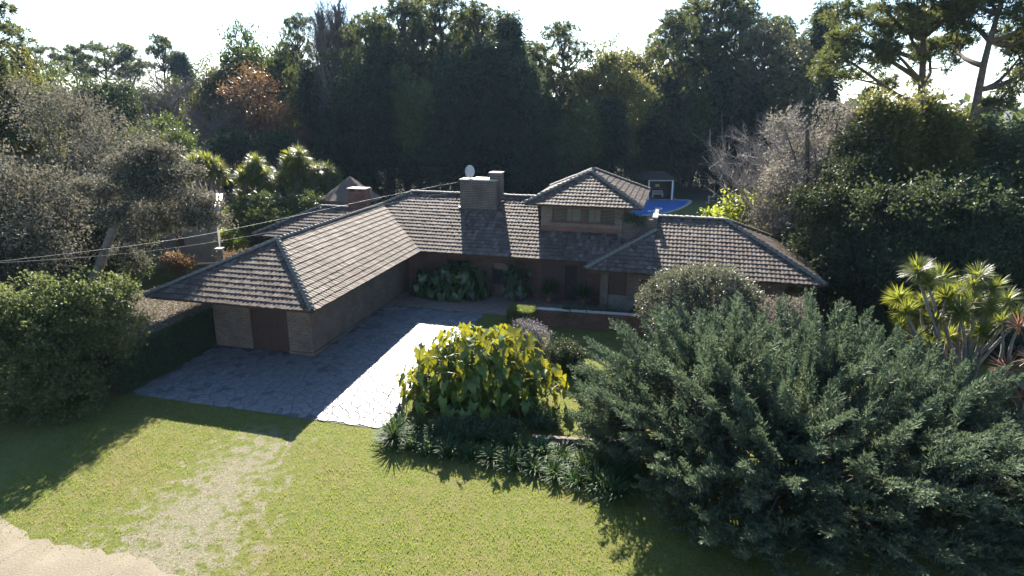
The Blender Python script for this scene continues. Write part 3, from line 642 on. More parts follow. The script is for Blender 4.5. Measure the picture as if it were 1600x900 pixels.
vpart('post', 'white', (-.1, .1, 0, .2, 0, 2.75)); vpart('post', 'white', (PW - .1, PW + .1, 0, .2, 0, 2.75)); vpart('beam', 'white', (-.1, PW + .1, 0, .2, 2.75, 2.95))
vpart('back_wall', 'grey_wall', (-1.2, PW + .4, 3.2, 3.4, 0, 2.7)); vpart('side_wall', 'grey_wall', (PW + .25, PW + .4, .3, 3.2, 0, 2.6)); vpart('floor', 'terrace', (-1, PW + 1, -.3, 3.2, 0, .08))
vpart('lit_pane', 'pane_light_colour', (1.75, 2.35, 3.15, 3.19, 1.55, 1.95)); vpart('framed_panel', 'plaster', (.7, .9, 3.15, 3.19, 1.3, 2.0))
mb = MB(); mb.add([(-1.6, -.5, 2.97), (PW + .7, -.5, 2.97), (PW + .7, 4, 2.97), (-1.6, 4, 2.97), (.2, 1.7, 4.0), (PW - 1, 1.7, 4.0)], [(0, 1, 5, 4), (1, 2, 5), (2, 3, 4, 5), (3, 0, 4), (3, 2, 1, 0)]); mb.build('pavilion_roof', M['deck'], pav)
# white bench in the pavilion
bp = gnd(1030, 311); bench = thing('garden_bench', 'white slatted garden bench at the edge of the blue pool', 'bench', (bp[0], bp[1] + .9, -.92), pav.rotation_euler[2])
def bpart(name, *bx):
    mb = MB()
    for b in bx: mb.box(*b)
    return mb.build(name, M['white'], bench)
for x in (-.75, .68):
    bpart('leg', (x, x + .08, 0, .08, 0, .62)); bpart('leg', (x, x + .08, .45, .53, 0, .98))
bpart('armrest', (-.76, -.66, -.02, .45, .62, .67)); bpart('armrest', (.67, .77, -.02, .45, .62, .67))
for i in range(4): bpart('seat_slat', (-.74, .75, .02 + i * .11, .11 + i * .11, .42, .46))
bpart('top_rail', (-.67, .68, .46, .52, .88, .98)); bpart('bottom_rail', (-.67, .68, .46, .52, .52, .58))
for i in range(7): bpart('back_slat', (-.6 + i * .19, -.52 + i * .19, .47, .51, .58, .88))
gp = gnd(1107, 318); t = thing('marker_post', 'short pale post on the lawn right of the pool', 'post', tuple(gp)); MB().tube([(0, 0, 0), (0, 0, 1.0)], .09, 8).build('shaft', M['plaster_pale'], t); MB().box(-.13, .13, -.13, .13, 1.0, 1.07).build('post_cap', M['plaster_pale'], t)
# fence behind the garage
fp = aty(345, 405, 42); t = thing('fence_post', 'weathered fence post with flat cap behind the garage roof', 'post', (fp[0], 42, -1)); MB().tube([(0, 0, 0), (.02, 0, 2.2), (0, .02, 4.0)], [.2, .18, .17], 8).build('shaft', M['bark_grey'], t); MB().box(-.24, .24, -.24, .24, 4.0, 4.08).build('post_cap', M['concrete'], t)
for z in (2.15, 3.0): MB().tube([(-1.6, .2, z - .05), (.0, .21, z), (2.9, .6, z + .25)], .05, 6).build('rail', M['wood_grey'], t)

# ---------------------------------------------------------------- cables from the chimney to the left
def cable(px, label):
    P = []
    for (x, y, Y) in px: P.append(aty(x, y, Y))
    P = np.array(P); tt = np.linspace(0, len(P) - 1, 60); 
    Q = np.stack([np.interp(tt, np.arange(len(P)), P[:, k]) for k in range(3)], -1)
    for _ in range(25): Q[1:-1] = .5 * Q[1:-1] + .25 * (Q[:-2] + Q[2:])
    o = MB().tube(Q, .006, 5).build('overhead_cable', M['cable'], smooth=True); tag(o, label, 'cable', 'cables running to the chimney')
cable([(719, 284, 48.6), (647, 297, 45.5), (517, 325, 40), (417, 347, 36), (300, 371, 31.5), (150, 392, 27), (-200, 430, 20)], 'upper overhead cable sagging from the chimney corner towards the left trees')
cable([(719, 298, 48.6), (640, 311, 46.4), (540, 331, 42.5), (420, 366, 37), (312, 381, 33), (253, 391, 31), (127, 403, 28), (0, 411, 25), (-200, 420, 22)], 'lower overhead cable crossing above the garage hip to the left trees')
# ---------------------------------------------------------------- foliage makers
def leaf_quads(pos, axis, side, L, Wd, fold=.15):
    """diamond leaves: pos base, axis unit, side unit"""
    n = len(pos); L = np.broadcast_to(L, (n,))[:, None]; Wd = np.broadcast_to(Wd, (n,))[:, None]; up = np.cross(axis, side)
    V = np.stack([pos, pos + axis * L * .45 + side * Wd * .5 + up * Wd * fold, pos + axis * L, pos + axis * L * .45 - side * Wd * .5 + up * Wd * fold], 1)
    return V
def quads_mesh(name, Vs, m, smooth=False):
    V = np.concatenate([v.reshape(-1, 3) for v in Vs]); return mk(name, V, [np.arange(len(V)).reshape(-1, 4)], [m], smooth)
def shell(rng, blobs, m, lo=.55, flatbias=0):
    blobs = np.array(blobs, float); a = blobs[:, 3] * blobs[:, 4] + blobs[:, 4] * blobs[:, 5] + blobs[:, 3] * blobs[:, 5]
    k = rng.choice(len(blobs), m, p=a / a.sum()); d = nrm(rng.normal(size=(m, 3))); d[:, 2] = np.where(rng.random(m) < flatbias, np.abs(d[:, 2]), d[:, 2])
    r = rng.uniform(lo ** 2, 1, m) ** .5
    return blobs[k, :3] + d * r[:, None] * blobs[k, 3:6], d
def leafy(rng, blobs, m, per, spread, L, Wd, lo=.55, outb=.5, upb=.2, flat=.2):
    """clusters of leaves on the blobs' shells"""
    c, d = shell(rng, blobs, m, lo, flat); n = m * per
    cs = rng.lognormal(0, .35, m).repeat(per)
    pos = c.repeat(per, 0) + rng.normal(size=(n, 3)) * spread * cs[:, None] * np.array([1, 1, .75])
    ax = nrm(rng.normal(size=(n, 3)) + d.repeat(per, 0) * outb + np.array([0, 0, upb])); sd = nrm(np.cross(ax, rng.normal(size=(n, 3))))
    sz = rng.uniform(.6, 1.35, n)
    return leaf_quads(pos, ax, sd, L * sz, Wd * sz)
def tufts(rng, blobs, m, per, L, Wd, lo=.5, flat=.6, up=.35):
    """needle tufts: leaves radiate from each point"""
    c, d = shell(rng, blobs, m, lo, flat); n = m * per
    ax = nrm(rng.normal(size=(n, 3)) + d.repeat(per, 0) * .5 + np.array([0, 0, up])); sd = nrm(np.cross(ax, rng.normal(size=(n, 3)))); sz = rng.uniform(.6, 1.2, n)
    return leaf_quads(c.repeat(per, 0) + ax * .03, ax, sd, L * sz, Wd * sz, 0)
def trunk_mesh(name, tubes, m, n=7):
    Vs, Fs, k = [], [], 0
    for P, r_ in tubes:
        V, F = tube(P, r_, n); Vs.append(V); Fs.append(np.array(F) + k); k += len(V)
    return mk(name, np.concatenate(Vs), [np.concatenate(Fs)], [m], True)

def t_broad(seed, H=12, Rr=4.5, base=.22, nb=16, m=420, per=70, L=.30, Wd=.17, spread=.45, leaf='mid_leaf', bark='bark', limb=True, squash=.8):
    rng = np.random.default_rng(seed); zc = H * (base + 1) / 2; hz = H * (1 - base) / 2
    blobs = []; tubes = []
    top = np.array([rng.normal(0, .4), rng.normal(0, .4), H * .75]); tr = bend((0, 0, -.4), top, rng, .03, 8); tubes.append((tr, np.linspace(H * .028, H * .008, 8)))
    for i in range(nb):
        d = nrm(rng.normal(size=3)); q = rng.uniform(.45, .8); c = np.array([d[0] * Rr * q, d[1] * Rr * q, zc + d[2] * hz * q]); s = Rr * rng.uniform(.3, .5)
        blobs.append((*c, s, s, s * squash))
        t = np.clip(c[2] / H * .7 - .05, .15, .95); k = tr[int(t * 7)]; tubes.append((bend(k, c, rng, .08, 6, -.06), np.linspace(H * .011, H * .003, 6)))
    V = leafy(rng, blobs, m, per, spread, L, Wd)
    return trunk_mesh('trunk', tubes, M[bark]), quads_mesh('crown', [V], M[leaf])
def t_pine(seed, H=22, Rr=4.5, base=.45, nb=22, m=900, per=26, L=.42, Wd=.075, leaf='pine_leaf', flatb=.5, lean=.5, conic=.3):
    rng = np.random.default_rng(seed); top = np.array([rng.normal(0, lean), rng.normal(0, lean), H * .96]); tr = bend((0, 0, -.4), top, rng, .02, 12)
    tubes = [(tr, np.linspace(H * .021, H * .005, 12))]; blobs = []
    for i in range(nb):
        t = base + (1 - base) * ((i + rng.random()) / nb); z = H * t; a = i * 2.4 + rng.normal(0, .5); env = Rr * (1 - conic * (t - base) / (1 - base)) * (math.sin(min(1, (1 - t) / .22) * math.pi / 2) * .75 + .25)
        r_ = env * rng.uniform(.45, 1.0); k = tr[min(11, int(t * 11))]; s = Rr * rng.uniform(.24, .42)
        c = np.array([k[0] + r_ * math.cos(a), k[1] + r_ * math.sin(a), z + rng.uniform(-.2, .6)]); blobs.append((*c, s, s, s * flatb)); tubes.append((bend(k + (0, 0, -.8), c, rng, .07, 6, -.05), np.linspace(H * .008, H * .0022, 6)))
        for _ in range(2):
            c2 = c * [1, 1, 1] + rng.normal(0, s * .8, 3) * [1, 1, .35]; s2 = s * rng.uniform(.5, .75); blobs.append((*c2, s2, s2, s2 * flatb))
    V = tufts(rng, blobs, m, per, L, Wd)
    return trunk_mesh('trunk', tubes, M[bark_of(leaf)]), quads_mesh('crown', [V], M[leaf])
def bark_of(l): return 'bark'
def t_column(seed, H=20, Rr=3.4, base=.03, m=900, per=34, L=.55, Wd=.16, leaf='dark_leaf', taper=.8, droop=.5, lob=1.0):
    """dense dark conifer with drooping sprays and a ragged outline"""
    rng = np.random.default_rng(seed); tr = bend((0, 0, -.4), (rng.normal(0, .3), rng.normal(0, .3), H * .97), rng, .015, 8); n = m * per
    t = rng.random(m) ** .85 * (1 - base) + base; a = rng.random(m) * 2 * math.pi
    env = Rr * ((1 - t) ** taper * .9 + .12) * (1 + .22 * lob * np.sin(a * 3 + t * 9 + seed) + .16 * lob * np.sin(t * 34 + a * 2)); rr = env * np.sqrt(rng.uniform(.25, 1, m)) * rng.uniform(.8, 1.15, m)
    c = np.stack([rr * np.cos(a), rr * np.sin(a), t * H], -1); out = np.stack([np.cos(a), np.sin(a), 0 * a], -1)
    pos = c.repeat(per, 0) + rng.normal(size=(n, 3)) * np.array([.38, .38, .5]); ax = nrm(rng.normal(size=(n, 3)) * .55 + out.repeat(per, 0) * .7 + np.array([0, 0, -droop])); sd = nrm(np.cross(ax, rng.normal(size=(n, 3)))); sz = rng.uniform(.6, 1.3, n)
    tubes = [(tr, np.linspace(H * .02, H * .004, 8))]
    for i in range(14):
        q = rng.integers(m); k = tr[min(7, int(t[q] * 7))]; tubes.append((bend(k, c[q], rng, .05, 5), np.linspace(.09, .02, 5)))
    return trunk_mesh('trunk', tubes, M['bark']), quads_mesh('crown', [leaf_quads(pos, ax, sd, L * sz, Wd * sz)], M[leaf])
def ribbons(P0, P1, w0, w1, rng, bow=.06):
    """thin twigs: two crossed tapering quads would double the cost, so one quad each, turned at random"""
    ax = P1 - P0; L = np.linalg.norm(ax, axis=1, keepdims=True); sd = nrm(np.cross(ax, rng.normal(size=ax.shape)))
    return np.stack([P0 - sd * w0[:, None], P0 + sd * w0[:, None], P1 + sd * w1[:, None], P1 - sd * w1[:, None]], 1)
def t_bare(seed, H=12, Rr=4, upright=.5, n1=26, n2=14, n3=10, tw='twig', base=.12, twigw=.014, extra_leaf=None):
    rng = np.random.default_rng(seed); tr = bend((0, 0, -.4), (rng.normal(0, .3), rng.normal(0, .3), H * .8), rng, .03, 10); tubes = [(tr, np.linspace(H * .02, H * .005, 10))]; tips = []
    A0, A1 = [], []
    for i in range(n1):
        t = base + (1 - base) * (i + rng.random()) / n1; k = tr[min(9, int(t * 9))]; a = i * 2.4 + rng.normal(0, .4); ln = (H * (1 - t) * .55 + Rr * .55) * rng.uniform(.7, 1.1)
        d = nrm(np.array([math.cos(a), math.sin(a), 0]) * (1 - upright) + np.array([0, 0, upright + .1])); e = k + d * ln * np.array([1, 1, 1]); e[:2] *= min(1, Rr / max(.1, np.hypot(*e[:2])))
        e[2] = min(e[2], H); P = bend(k, e, rng, .07, 6, .05); tubes.append((P, np.linspace(H * .007, .02, 6)))
        for j in range(n2):
            s = rng.uniform(.25, 1); b = P[0] + (P[-1] - P[0]) * s if False else P[min(5, int(s * 5))] ; d2 = nrm(d * 1.0 + rng.normal(size=3) * .55 + np.array([0, 0, upright * .5])); l2 = ln * rng.uniform(.2, .42)
            A0.append(b); A1.append(b + d2 * l2)
    A0, A1 = np.array(A0), np.array(A1); n = len(A0); q = [ribbons(A0, A1, np.full(n, twigw * 1.6), np.full(n, twigw * .8), rng)]
    s = rng.uniform(.2, 1, (n, n3)); B0 = (A0[:, None] + (A1 - A0)[:, None] * s[..., None]).reshape(-1, 3); d = nrm((A1 - A0)).repeat(n3, 0)
    B1 = B0 + nrm(d + rng.normal(size=B0.shape) * .6 + np.array([0, 0, upright * .4])) * (np.linalg.norm(A1 - A0, axis=1).repeat(n3) * rng.uniform(.3, .7, n * n3))[:, None]
    q.append(ribbons(B0, B1, np.full(len(B0), twigw), np.full(len(B0), twigw * .4), rng))
    c0 = B0 + (B1 - B0) * rng.uniform(.3, .9, (len(B0), 1)); c1 = c0 + nrm((B1 - B0) + rng.normal(size=B0.shape) * .4) * .4 * np.linalg.norm(B1 - B0, axis=1, keepdims=True) ; q.append(ribbons(c0, c1, np.full(len(B0), twigw * .7), np.full(len(B0), twigw * .3), rng))
    return trunk_mesh('trunk', tubes, M['bark_grey' if tw != 'twig' else 'bark_grey'], 6), quads_mesh('twigs', q, M[tw])

def straps(rng, base, th, el, l, Wd, droop, seg=4, prof=(.7, 1, .85, .5, .04)):
    """arching strap leaves, each one connected strip; returns verts and quads"""
    n = len(th); p = base.copy(); V = []
    for k in range(seg + 1):
        sd = np.stack([-np.sin(th), np.cos(th), 0 * th], -1); w_ = (Wd * prof[k] * .5) * np.ones(n); V += [p - sd * w_[:, None], p + sd * w_[:, None]]
        d = np.stack([np.cos(el) * np.cos(th), np.cos(el) * np.sin(th), np.sin(el)], -1); p = p + d * (l / seg)[:, None]; el = el - droop * (k + 1) / seg * .5
    V = np.stack(V, 1); q = np.array([(2 * k, 2 * k + 1, 2 * k + 3, 2 * k + 2) for k in range(seg)])
    F = (np.arange(n)[:, None, None] * (2 * seg + 2) + q[None]).reshape(-1, 4); return V.reshape(-1, 3), F
def sword_rosette(seed, n=80, L=.85, Wd=.055, leaf='sword_leaf', droop=.5, name='leaf_rosette', lo=-.5):
    rng = np.random.default_rng(seed); th = rng.random(n) * 2 * math.pi; el = np.arcsin(rng.uniform(lo, .98, n)); l = L * rng.uniform(.75, 1.1, n)
    base = np.stack([.05 * np.cos(th), .05 * np.sin(th), .12 * np.sin(el)], -1)
    V, F = straps(rng, base, th, el, l, Wd, droop); return mk(name, V, [F], [M[leaf]])

def plant_tree(name, label, cat, meshes, px, pytop, Y, tilt=0, group=None, rz=None, zbase=None, Hm=None, widen=1.0, parts=('trunk', 'crown')):
    """stand a tree at distance Y under pixel column px so that its top reaches pixel row pytop"""
    top = aty(px, pytop, Y); g = terr(top[0], Y) if zbase is None else zbase
    H0 = Hm or max(v.co.z for v in meshes[1].vertices); k = (top[2] - g) / H0
    if rz is None: rz = random.Random(label).uniform(0, 6.28)
    t = thing(name, label, cat, (top[0], Y, g), rz, (k * widen, k * widen, k), group)
    for nme, me in zip(parts, meshes): ob(nme, me, t)
    return t
def mesh_top(me):
    a = np.empty(len(me.vertices) * 3, np.float32); me.vertices.foreach_get('co', a); return float(np.percentile(a[2::3], 99.7))
# ---------------------------------------------------------------- tree kinds (built once, copied)
K = {}
def kind(name, ms): K[name] = (ms, mesh_top(ms[1]))
kind('colA', t_column(1, 20, 3.6, m=800)); kind('colB', t_column(2, 17, 4.2, m=760, taper=.6, droop=.3, lob=1.3)); kind('colC', t_column(3, 18, 4.8, m=760, taper=.5, droop=.7, lob=1.5))
kind('pineA', t_pine(4, 24, 5.2, .16, 46, 1600, 24, .52, .11, flatb=.7)); kind('pineB', t_pine(5, 24, 4.8, .34, 36, 1350, 24, .5, .105, flatb=.65, lean=.9, conic=.1)); kind('pineC', t_pine(6, 22, 6.0, .25, 40, 1300, 26, .52, .12, 'pale_pine', .8))
kind('umbrella', t_pine(7, 18, 4.6, .72, 16, 420, 26, .5, .10, 'pine_leaf', .4, .2, -.2)); kind('stone', t_pine(17, 20, 3.6, .7, 12, 340, 26, .5, .12, 'pine_leaf', .7, .2, .1))
kind('oliveA', t_broad(8, 20, 6.2, .2, 22, 420, 62, .42, .22, .6, 'olive_leaf')); kind('midA', t_broad(9, 16, 5, .12, 18, 400, 62, .36, .2, .5, 'mid_leaf')); kind('darkA', t_broad(10, 14, 5, .05, 18, 420, 64, .36, .2, .5, 'dark_leaf'))
kind('rust', t_broad(12, 17, 3.6, .1, 24, 230, 40, .34, .14, .55, 'rust_leaf', squash=1.3)); kind('bareA', t_bare(13, 14, 5.5, .38)); kind('bareB', t_bare(14, 13, 4.5, .5, tw='twig_pale'))
kind('poplar', t_bare(15, 24, 2.2, .86, 34, 12, 8, base=.2, twigw=.02)); kind('shrub', t_broad(16, 4, 2.2, 0, 12, 330, 40, .16, .09, .22, 'mid_leaf')); kind('lime', t_broad(18, 3, 1.8, 0, 10, 240, 36, .16, .1, .2, 'lime_leaf'))
def tree(kd, name, label, px, top, Y, widen=1.0, cat='tree', group=None):
    ms, H0 = K[kd]
    return plant_tree(name, label, cat, ms, px, top, Y, group=group, Hm=H0, widen=widen, parts=('trunk', 'twigs' if 'bare' in kd or kd == 'poplar' else 'crown'))
GB = 'tall trees behind the house'
for a in [
    ('pineA', 'pine_tree', 'broad dark pine rising directly above the thatched shelter', 575, 22, 95, 1.0),
    ('pineA', 'pine_tree', 'tallest dark pine left of the satellite dish, its top leaving the frame', 628, -8, 99, 1.05),
    ('pineB', 'pine_tree', 'pine with a bare slanting trunk against the sky left of the satellite dish', 690, -14, 102, 1.05),
    ('pineA', 'pine_tree', 'dark pine directly above the satellite dish', 748, 4, 98, .95),
    ('colA', 'cypress_tree', 'dark pointed cypress above the chimney flue', 795, 26, 97, 1.1),
    ('pineB', 'pine_tree', 'round-headed pine standing clear against the sky right of the chimney', 872, 36, 100, .95),
    ('oliveA', 'broadleaf_tree', 'yellowish green tree directly above the peak of the upper roof', 952, 68, 99, .85),
    ('oliveA', 'broadleaf_tree', 'olive green tree left of the pool pavilion roof, below the tall pine', 1003, 66, 97, .7),
    ('pineA', 'pine_tree', 'tall pine above the pool pavilion', 1062, 18, 97, .95),
    ('pineA', 'pine_tree', 'tallest pine right of the pool pavilion, touching the top of the frame', 1128, -22, 102, 1.1),
    ('pineC', 'pine_tree', 'pale pompom-like pine in front of the taller dark pines', 1195, 22, 94, .85),
    ('pineC', 'pine_tree', 'pale pine with drooping crown beside the spreading right pine', 1252, 52, 96, .7),
    ('colA', 'conifer_tree', 'blue-green feathery conifer with pointed top near the right sky gap', 1293, 8, 104, 1.0)]:
    tree(a[0], a[1], a[2], a[3], a[4], a[5] + (12 if a[3] > 985 else 0), a[6], group=GB)
for a in [(594, 34, 107, 'left of the tallest left pine'), (660, 24, 110, 'right of the tallest left pine'), (722, 16, 108, 'left of the pine above the dish'), (776, 34, 107, 'between the dish and the flue'), (836, 66, 105, 'left of the round-headed pine'), (1034, 62, 106, 'left of the pavilion pine'), (1092, 2, 107, 'between the two tallest right pines'), (1164, 4, 106, 'left of the pale pompom pine'), (1222, 26, 106, 'behind the two pale pines'), (912, 112, 104, 'right of the round-headed pine')]:
    tree('pineA', 'pine_tree', 'dark pine of the back row, ' + a[3], a[0], a[1], a[2] + (12 if a[0] > 985 else 0), 1.0, group=GB)
GU = 'dark evergreens forming the wall of trees behind the house'
where = {522: 'behind the row of spiky palms', 560: 'just right of the thatched shelter top', 600: 'above the left end of the main ridge', 650: 'above the main ridge, left of the dish', 705: 'just left of the satellite dish', 762: 'just right of the satellite dish', 815: 'above the ridge right of the chimney', 852: 'above the left eave of the upper roof', 905: 'left of the upper roof peak', 955: 'right of the upper roof peak', 1000: 'just left of the pool pavilion', 1045: 'directly behind the pool pavilion', 1090: 'just right of the pool pavilion', 1135: 'behind the dark lawn right of the pool', 1180: 'behind the bare twiggy shrub'}
for i, (px, top, Y, kd, wd) in enumerate([(522, 175, 92, 'colB', 1.2), (560, 105, 91, 'darkA', .8), (600, 70, 92, 'colA', 1.4), (650, 105, 91, 'midA', .6), (705, 85, 92, 'colB', 1.1), (762, 70, 92, 'colA', 1.5), (815, 95, 91, 'colC', 1.0), (852, 150, 93, 'colB', 1.2), (905, 165, 93, 'midA', .9), (955, 155, 93, 'colC', 1.1), (1000, 150, 94, 'darkA', .9), (1045, 120, 96, 'colC', 1.1), (1090, 125, 95, 'midA', .8), (1135, 110, 94, 'colC', 1.1), (1180, 140, 92, 'colB', 1.2)]):
    tree(kd, 'evergreen_tree', 'dense dark evergreen ' + where[px], px, top, Y + (13 if px > 985 else 0), wd, group=GU)
GL = 'mixed trees beyond the left garden'
for a in [
    ('oliveA', 'broadleaf_tree', 'dark green tree left of the rust-coloured tree', 335, 92, 104, .7),
    ('midA', 'broadleaf_tree', 'tall green tree rising behind the rust-coloured tree', 405, 42, 108, .7),
    ('rust', 'autumn_tree', 'rust-orange tree, the larger of two, in the left woodland', 392, 100, 94, 1.1),
    ('rust', 'autumn_tree', 'smaller brownish rust tree right of the orange one', 432, 150, 92, 1.2),
    ('pineB', 'pine_tree', 'slim tall dark pine left of the bare poplars', 466, 22, 101, .6),
    ('colB', 'evergreen_tree', 'dark conifer standing between the rust tree and the poplars', 488, 105, 100, 1.0),
    ('poplar', 'poplar_tree', 'bare grey poplar, leftmost of the three', 497, 2, 98, 1.0),
    ('poplar', 'poplar_tree', 'bare grey poplar, tallest of the three', 520, -10, 101, 1.0),
    ('poplar', 'poplar_tree', 'bare grey poplar, rightmost of the three and touching the dark pine', 546, 18, 103, 1.0),
    ('bareA', 'bare_tree', 'bare brown tree above the shed, leftmost of the leafless trees', 205, 120, 96, 1.1),
    ('bareA', 'bare_tree', 'wide bare brown tree left of the dark green woodland', 262, 98, 102, 1.15),
    ('bareA', 'bare_tree', 'low bare brown tree above the left spiky palm', 318, 160, 92, 1.2),
    ('midA', 'broadleaf_tree', 'greenish tree half hidden among the bare brown trees', 240, 125, 106, .8),
    ('midA', 'broadleaf_tree', 'olive bush rising between the shed tree and the bare trees', 238, 182, 70, .9),
    ('darkA', 'evergreen_tree', 'dark evergreen between the two left spiky palms', 352, 205, 86, .9),
    ('darkA', 'evergreen_tree', 'dark evergreen behind the middle spiky palms', 440, 205, 86, .9),
    ('oliveA', 'broadleaf_tree', 'light green pine-like tree at the left edge above the glossy tree', 12, 92, 62, .75),
    ('midA', 'broadleaf_tree', 'grey-green tree just below the umbrella pines', 95, 112, 92, .9),
    ('darkA', 'evergreen_tree', 'dark round tree below the umbrella pine crowns', 170, 128, 90, .8)]:
    tree(a[0], a[1], a[2], *a[3:], group=GL)
for a in [('colA', 'cypress_tree', 'far pointed cypress on the left skyline', 28, 68, 160, 1.0), ('umbrella', 'umbrella_pine', 'far flat-topped tree next to the pointed cypress on the left skyline', 60, 70, 165, .8),
    ('stone', 'umbrella_pine', 'far dark pine on the left skyline, left of the flat araucaria', 112, 72, 160, 1.0), ('umbrella', 'umbrella_pine', 'far flat-topped araucaria on the left skyline with sky showing under its crown', 160, 66, 155, 1.15),
    ('stone', 'umbrella_pine', 'far dark tree right of the flat araucaria on the skyline', 196, 68, 160, .9), ('stone', 'umbrella_pine', 'far round-headed pine standing alone highest on the left skyline', 250, 55, 165, .9), ('colB', 'cypress_tree', 'far small dark tree right of the lone round-headed pine', 280, 82, 165, .8)]:
    tree(a[0], a[1], a[2], *a[3:], group='far trees on the left skyline')
o = tree('pineB', 'pine_tree', 'pine branch tips entering at the top left corner', -60, -60, 60, 1.0, group=GL)

# far woodland closing the horizon
def far_woods():
    rng = np.random.default_rng(77); n = 420; a = rng.uniform(-1.15, 1.15, n); D = rng.uniform(190, 330, n); blobs = []
    for q, d in zip(a, D): h = rng.uniform(8, 15) ; blobs.append((d * math.sin(q), d * math.cos(q), h * .45, h * .5, h * .5, h * .55))
    V = leafy(rng, blobs, 2600, 5, 1.3, 3.6, 2.1, .85); o = ob('far_woods', quads_mesh('far_woods', [V], M['mid_leaf'])); tag(o, 'distant woodland along the horizon seen through gaps between trees', 'woodland'); o['kind'] = 'stuff'
far_woods()

# spreading right-hand pines with open limbs
def spread_pine(label, px0, pyb, Y, tips, seed, lean):
    rng = np.random.default_rng(seed); b = aty(px0, pyb, Y); t = thing('spreading_pine', label, 'tree', (b[0], Y, -1), 0, 1, 'spreading pines on the right'); z1 = b[2] + 1
    top = aty(lean[0], lean[1], Y); tr = bend((0, 0, -.4), (top[0] - b[0], rng.normal(0, 1), top[2] + 1), rng, .015, 14); ob('trunk', trunk_mesh('trunk', [(tr, np.linspace(.62, .10, 14))], M['bark'], 9), t); blobs = []
    for (x, y, r_) in tips:
        e = aty(x, y, Y); e = np.array([e[0] - b[0], rng.normal(0, 2.6), e[2] + 1]); zs = max(z1 - 1, e[2] - 1.5 - abs(e[0]) * .35); k = tr[np.argmin(abs(tr[:, 2] - zs))]
        P = bend(k, e, rng, .09, 8, -.02); tb = [(P, np.linspace(.24, .05, 8))]
        for _ in range(5):
            i = rng.integers(3, 8); e2 = P[min(i, 7)] + rng.normal(0, r_ * .9, 3) * [1, 1, .5] + [0, 0, .4]; tb.append((bend(P[min(i, 7)] * .999, e2, rng, .1, 5), np.linspace(.07, .02, 5))); blobs.append((*e2, r_ * .75, r_ * .75, r_ * .4))
        ob('limb', trunk_mesh('limb', tb, M['bark'], 6), t); blobs.append((*e, r_ * 1.25, r_ * 1.25, r_ * .5))
    V = tufts(rng, blobs, int(34 * len(blobs)), 18, .5, .10, .3); ob('crown', quads_mesh('crown', [V], M['pine_leaf']), t)
spread_pine('spreading pine with long crooked limbs against the sky at upper right', 1440, 150, 62, [(1290, 100, 1.8), (1310, 60, 1.6), (1345, 25, 1.8), (1375, 80, 1.3), (1385, -10, 2), (1430, -25, 2.2), (1420, 45, 1.4), (1475, 20, 1.9), (1490, 70, 1.6), (1475, -40, 2), (1340, 120, 1.2), (1330, -5, 1.4)], 21, (1446, -40))
spread_pine('forked pine leaning right at the upper right corner of the frame', 1515, 160, 58, [(1520, 10, 1.6), (1560, -10, 1.8), (1590, 30, 1.5), (1600, 80, 1.4), (1545, 60, 1.3), (1630, 0, 2), (1575, -40, 2), (1650, 60, 2), (1510, -30, 1.8), (1610, 120, 1.6)], 22, (1570, -60))

# ---------------------------------------------------------------- evergreen mass on the right
GR = 'evergreens along the right side of the house'
def leafy_tree(name, label, px, top, Y, Rx, leaf, seed, m=520, per=60, L=.2, Wd=.11, spread=.3, nb=18, base=.02, bark='bark', group=None, cat='tree', ry=None, hz=None, lean=None):
    H = aty(px, top, Y)[2] - terr(0, Y); ms = t_broad(seed, H, Rx, base, nb, m, per, L, Wd, spread, leaf, bark)
    return plant_tree(name, label, cat, ms, px, top, Y, group=group, Hm=mesh_top(ms[1]), rz=0)
leafy_tree('silver_shrub', 'tall silvery twiggy shrub right of the lime-green bush', 1272, 160, 47, 3.0, 'silver_leaf', 31, 520, 40, .17, .09, .3, 20, cat='shrub', group=GR)
leafy_tree('glossy_evergreen', 'glossy dark evergreen behind the right end of the tiled roof', 1320, 245, 42, 2.6, 'glossy_leaf', 32, 520, 60, .17, .1, .28, group=GR)
ms = t_column(41, 12.6, 1.7, .02, 620, 44, .26, .13, 'olive_leaf', .55, -.5, 1.1); K['oc'] = (ms, mesh_top(ms[1]))
ms = t_column(42, 12.0, 2.2, .02, 680, 44, .24, .12, 'glossy_leaf', .3, -.2, 1.2); K['gc'] = (ms, mesh_top(ms[1]))
for i, (px, top, Y, kd, wd, lb) in enumerate([(1372, 148, 45, 'oc', 1.0, 'olive upright evergreen, leftmost of the sunlit spires on the right'), (1408, 158, 44, 'oc', 1.1, 'olive upright evergreen, second sunlit spire from the left'), (1448, 148, 45, 'oc', 1.0, 'olive upright evergreen, third sunlit spire from the left'), (1487, 172, 44, 'oc', 1.2, 'olive upright evergreen below the forked pine, fourth sunlit spire'), (1525, 180, 45, 'gc', 1.2, 'glossy evergreen right of the sunlit spires'), (1570, 205, 44, 'gc', 1.3, 'glossy evergreen near the right edge of the frame'), (1620, 190, 46, 'gc', 1.3, 'tall glossy evergreen cut by the right edge of the frame'), (1350, 200, 44, 'gc', 1.1, 'dark glossy evergreen between silvery shrub and olive spires')]):
    tree(kd, 'upright_evergreen', lb, px, top, Y, wd, group=GR)
kind('shade', t_broad(50, 9, 3.6, .02, 18, 420, 58, .2, .11, .32, 'dark_leaf'))
for i, (px, top, Y, lb) in enumerate([(1385, 285, 39, 'dark shaded evergreen shrub below the leftmost olive spires'), (1455, 275, 38, 'dark shaded evergreen shrub above the yellow spiky palm'), (1530, 270, 38, 'dark shaded evergreen shrub right of the yellow spiky palm top'), (1600, 290, 37, 'dark shaded evergreen shrub at the right edge of the frame')]):
    tree('shade', 'shade_shrub', lb, px, top, Y, 1.0, 'shrub', GR)
tree('bareB', 'bare_shrub', 'pale leafless shrub with arching twigs right of the pool lawn', 1232, 165, 54, 1.0, 'shrub')
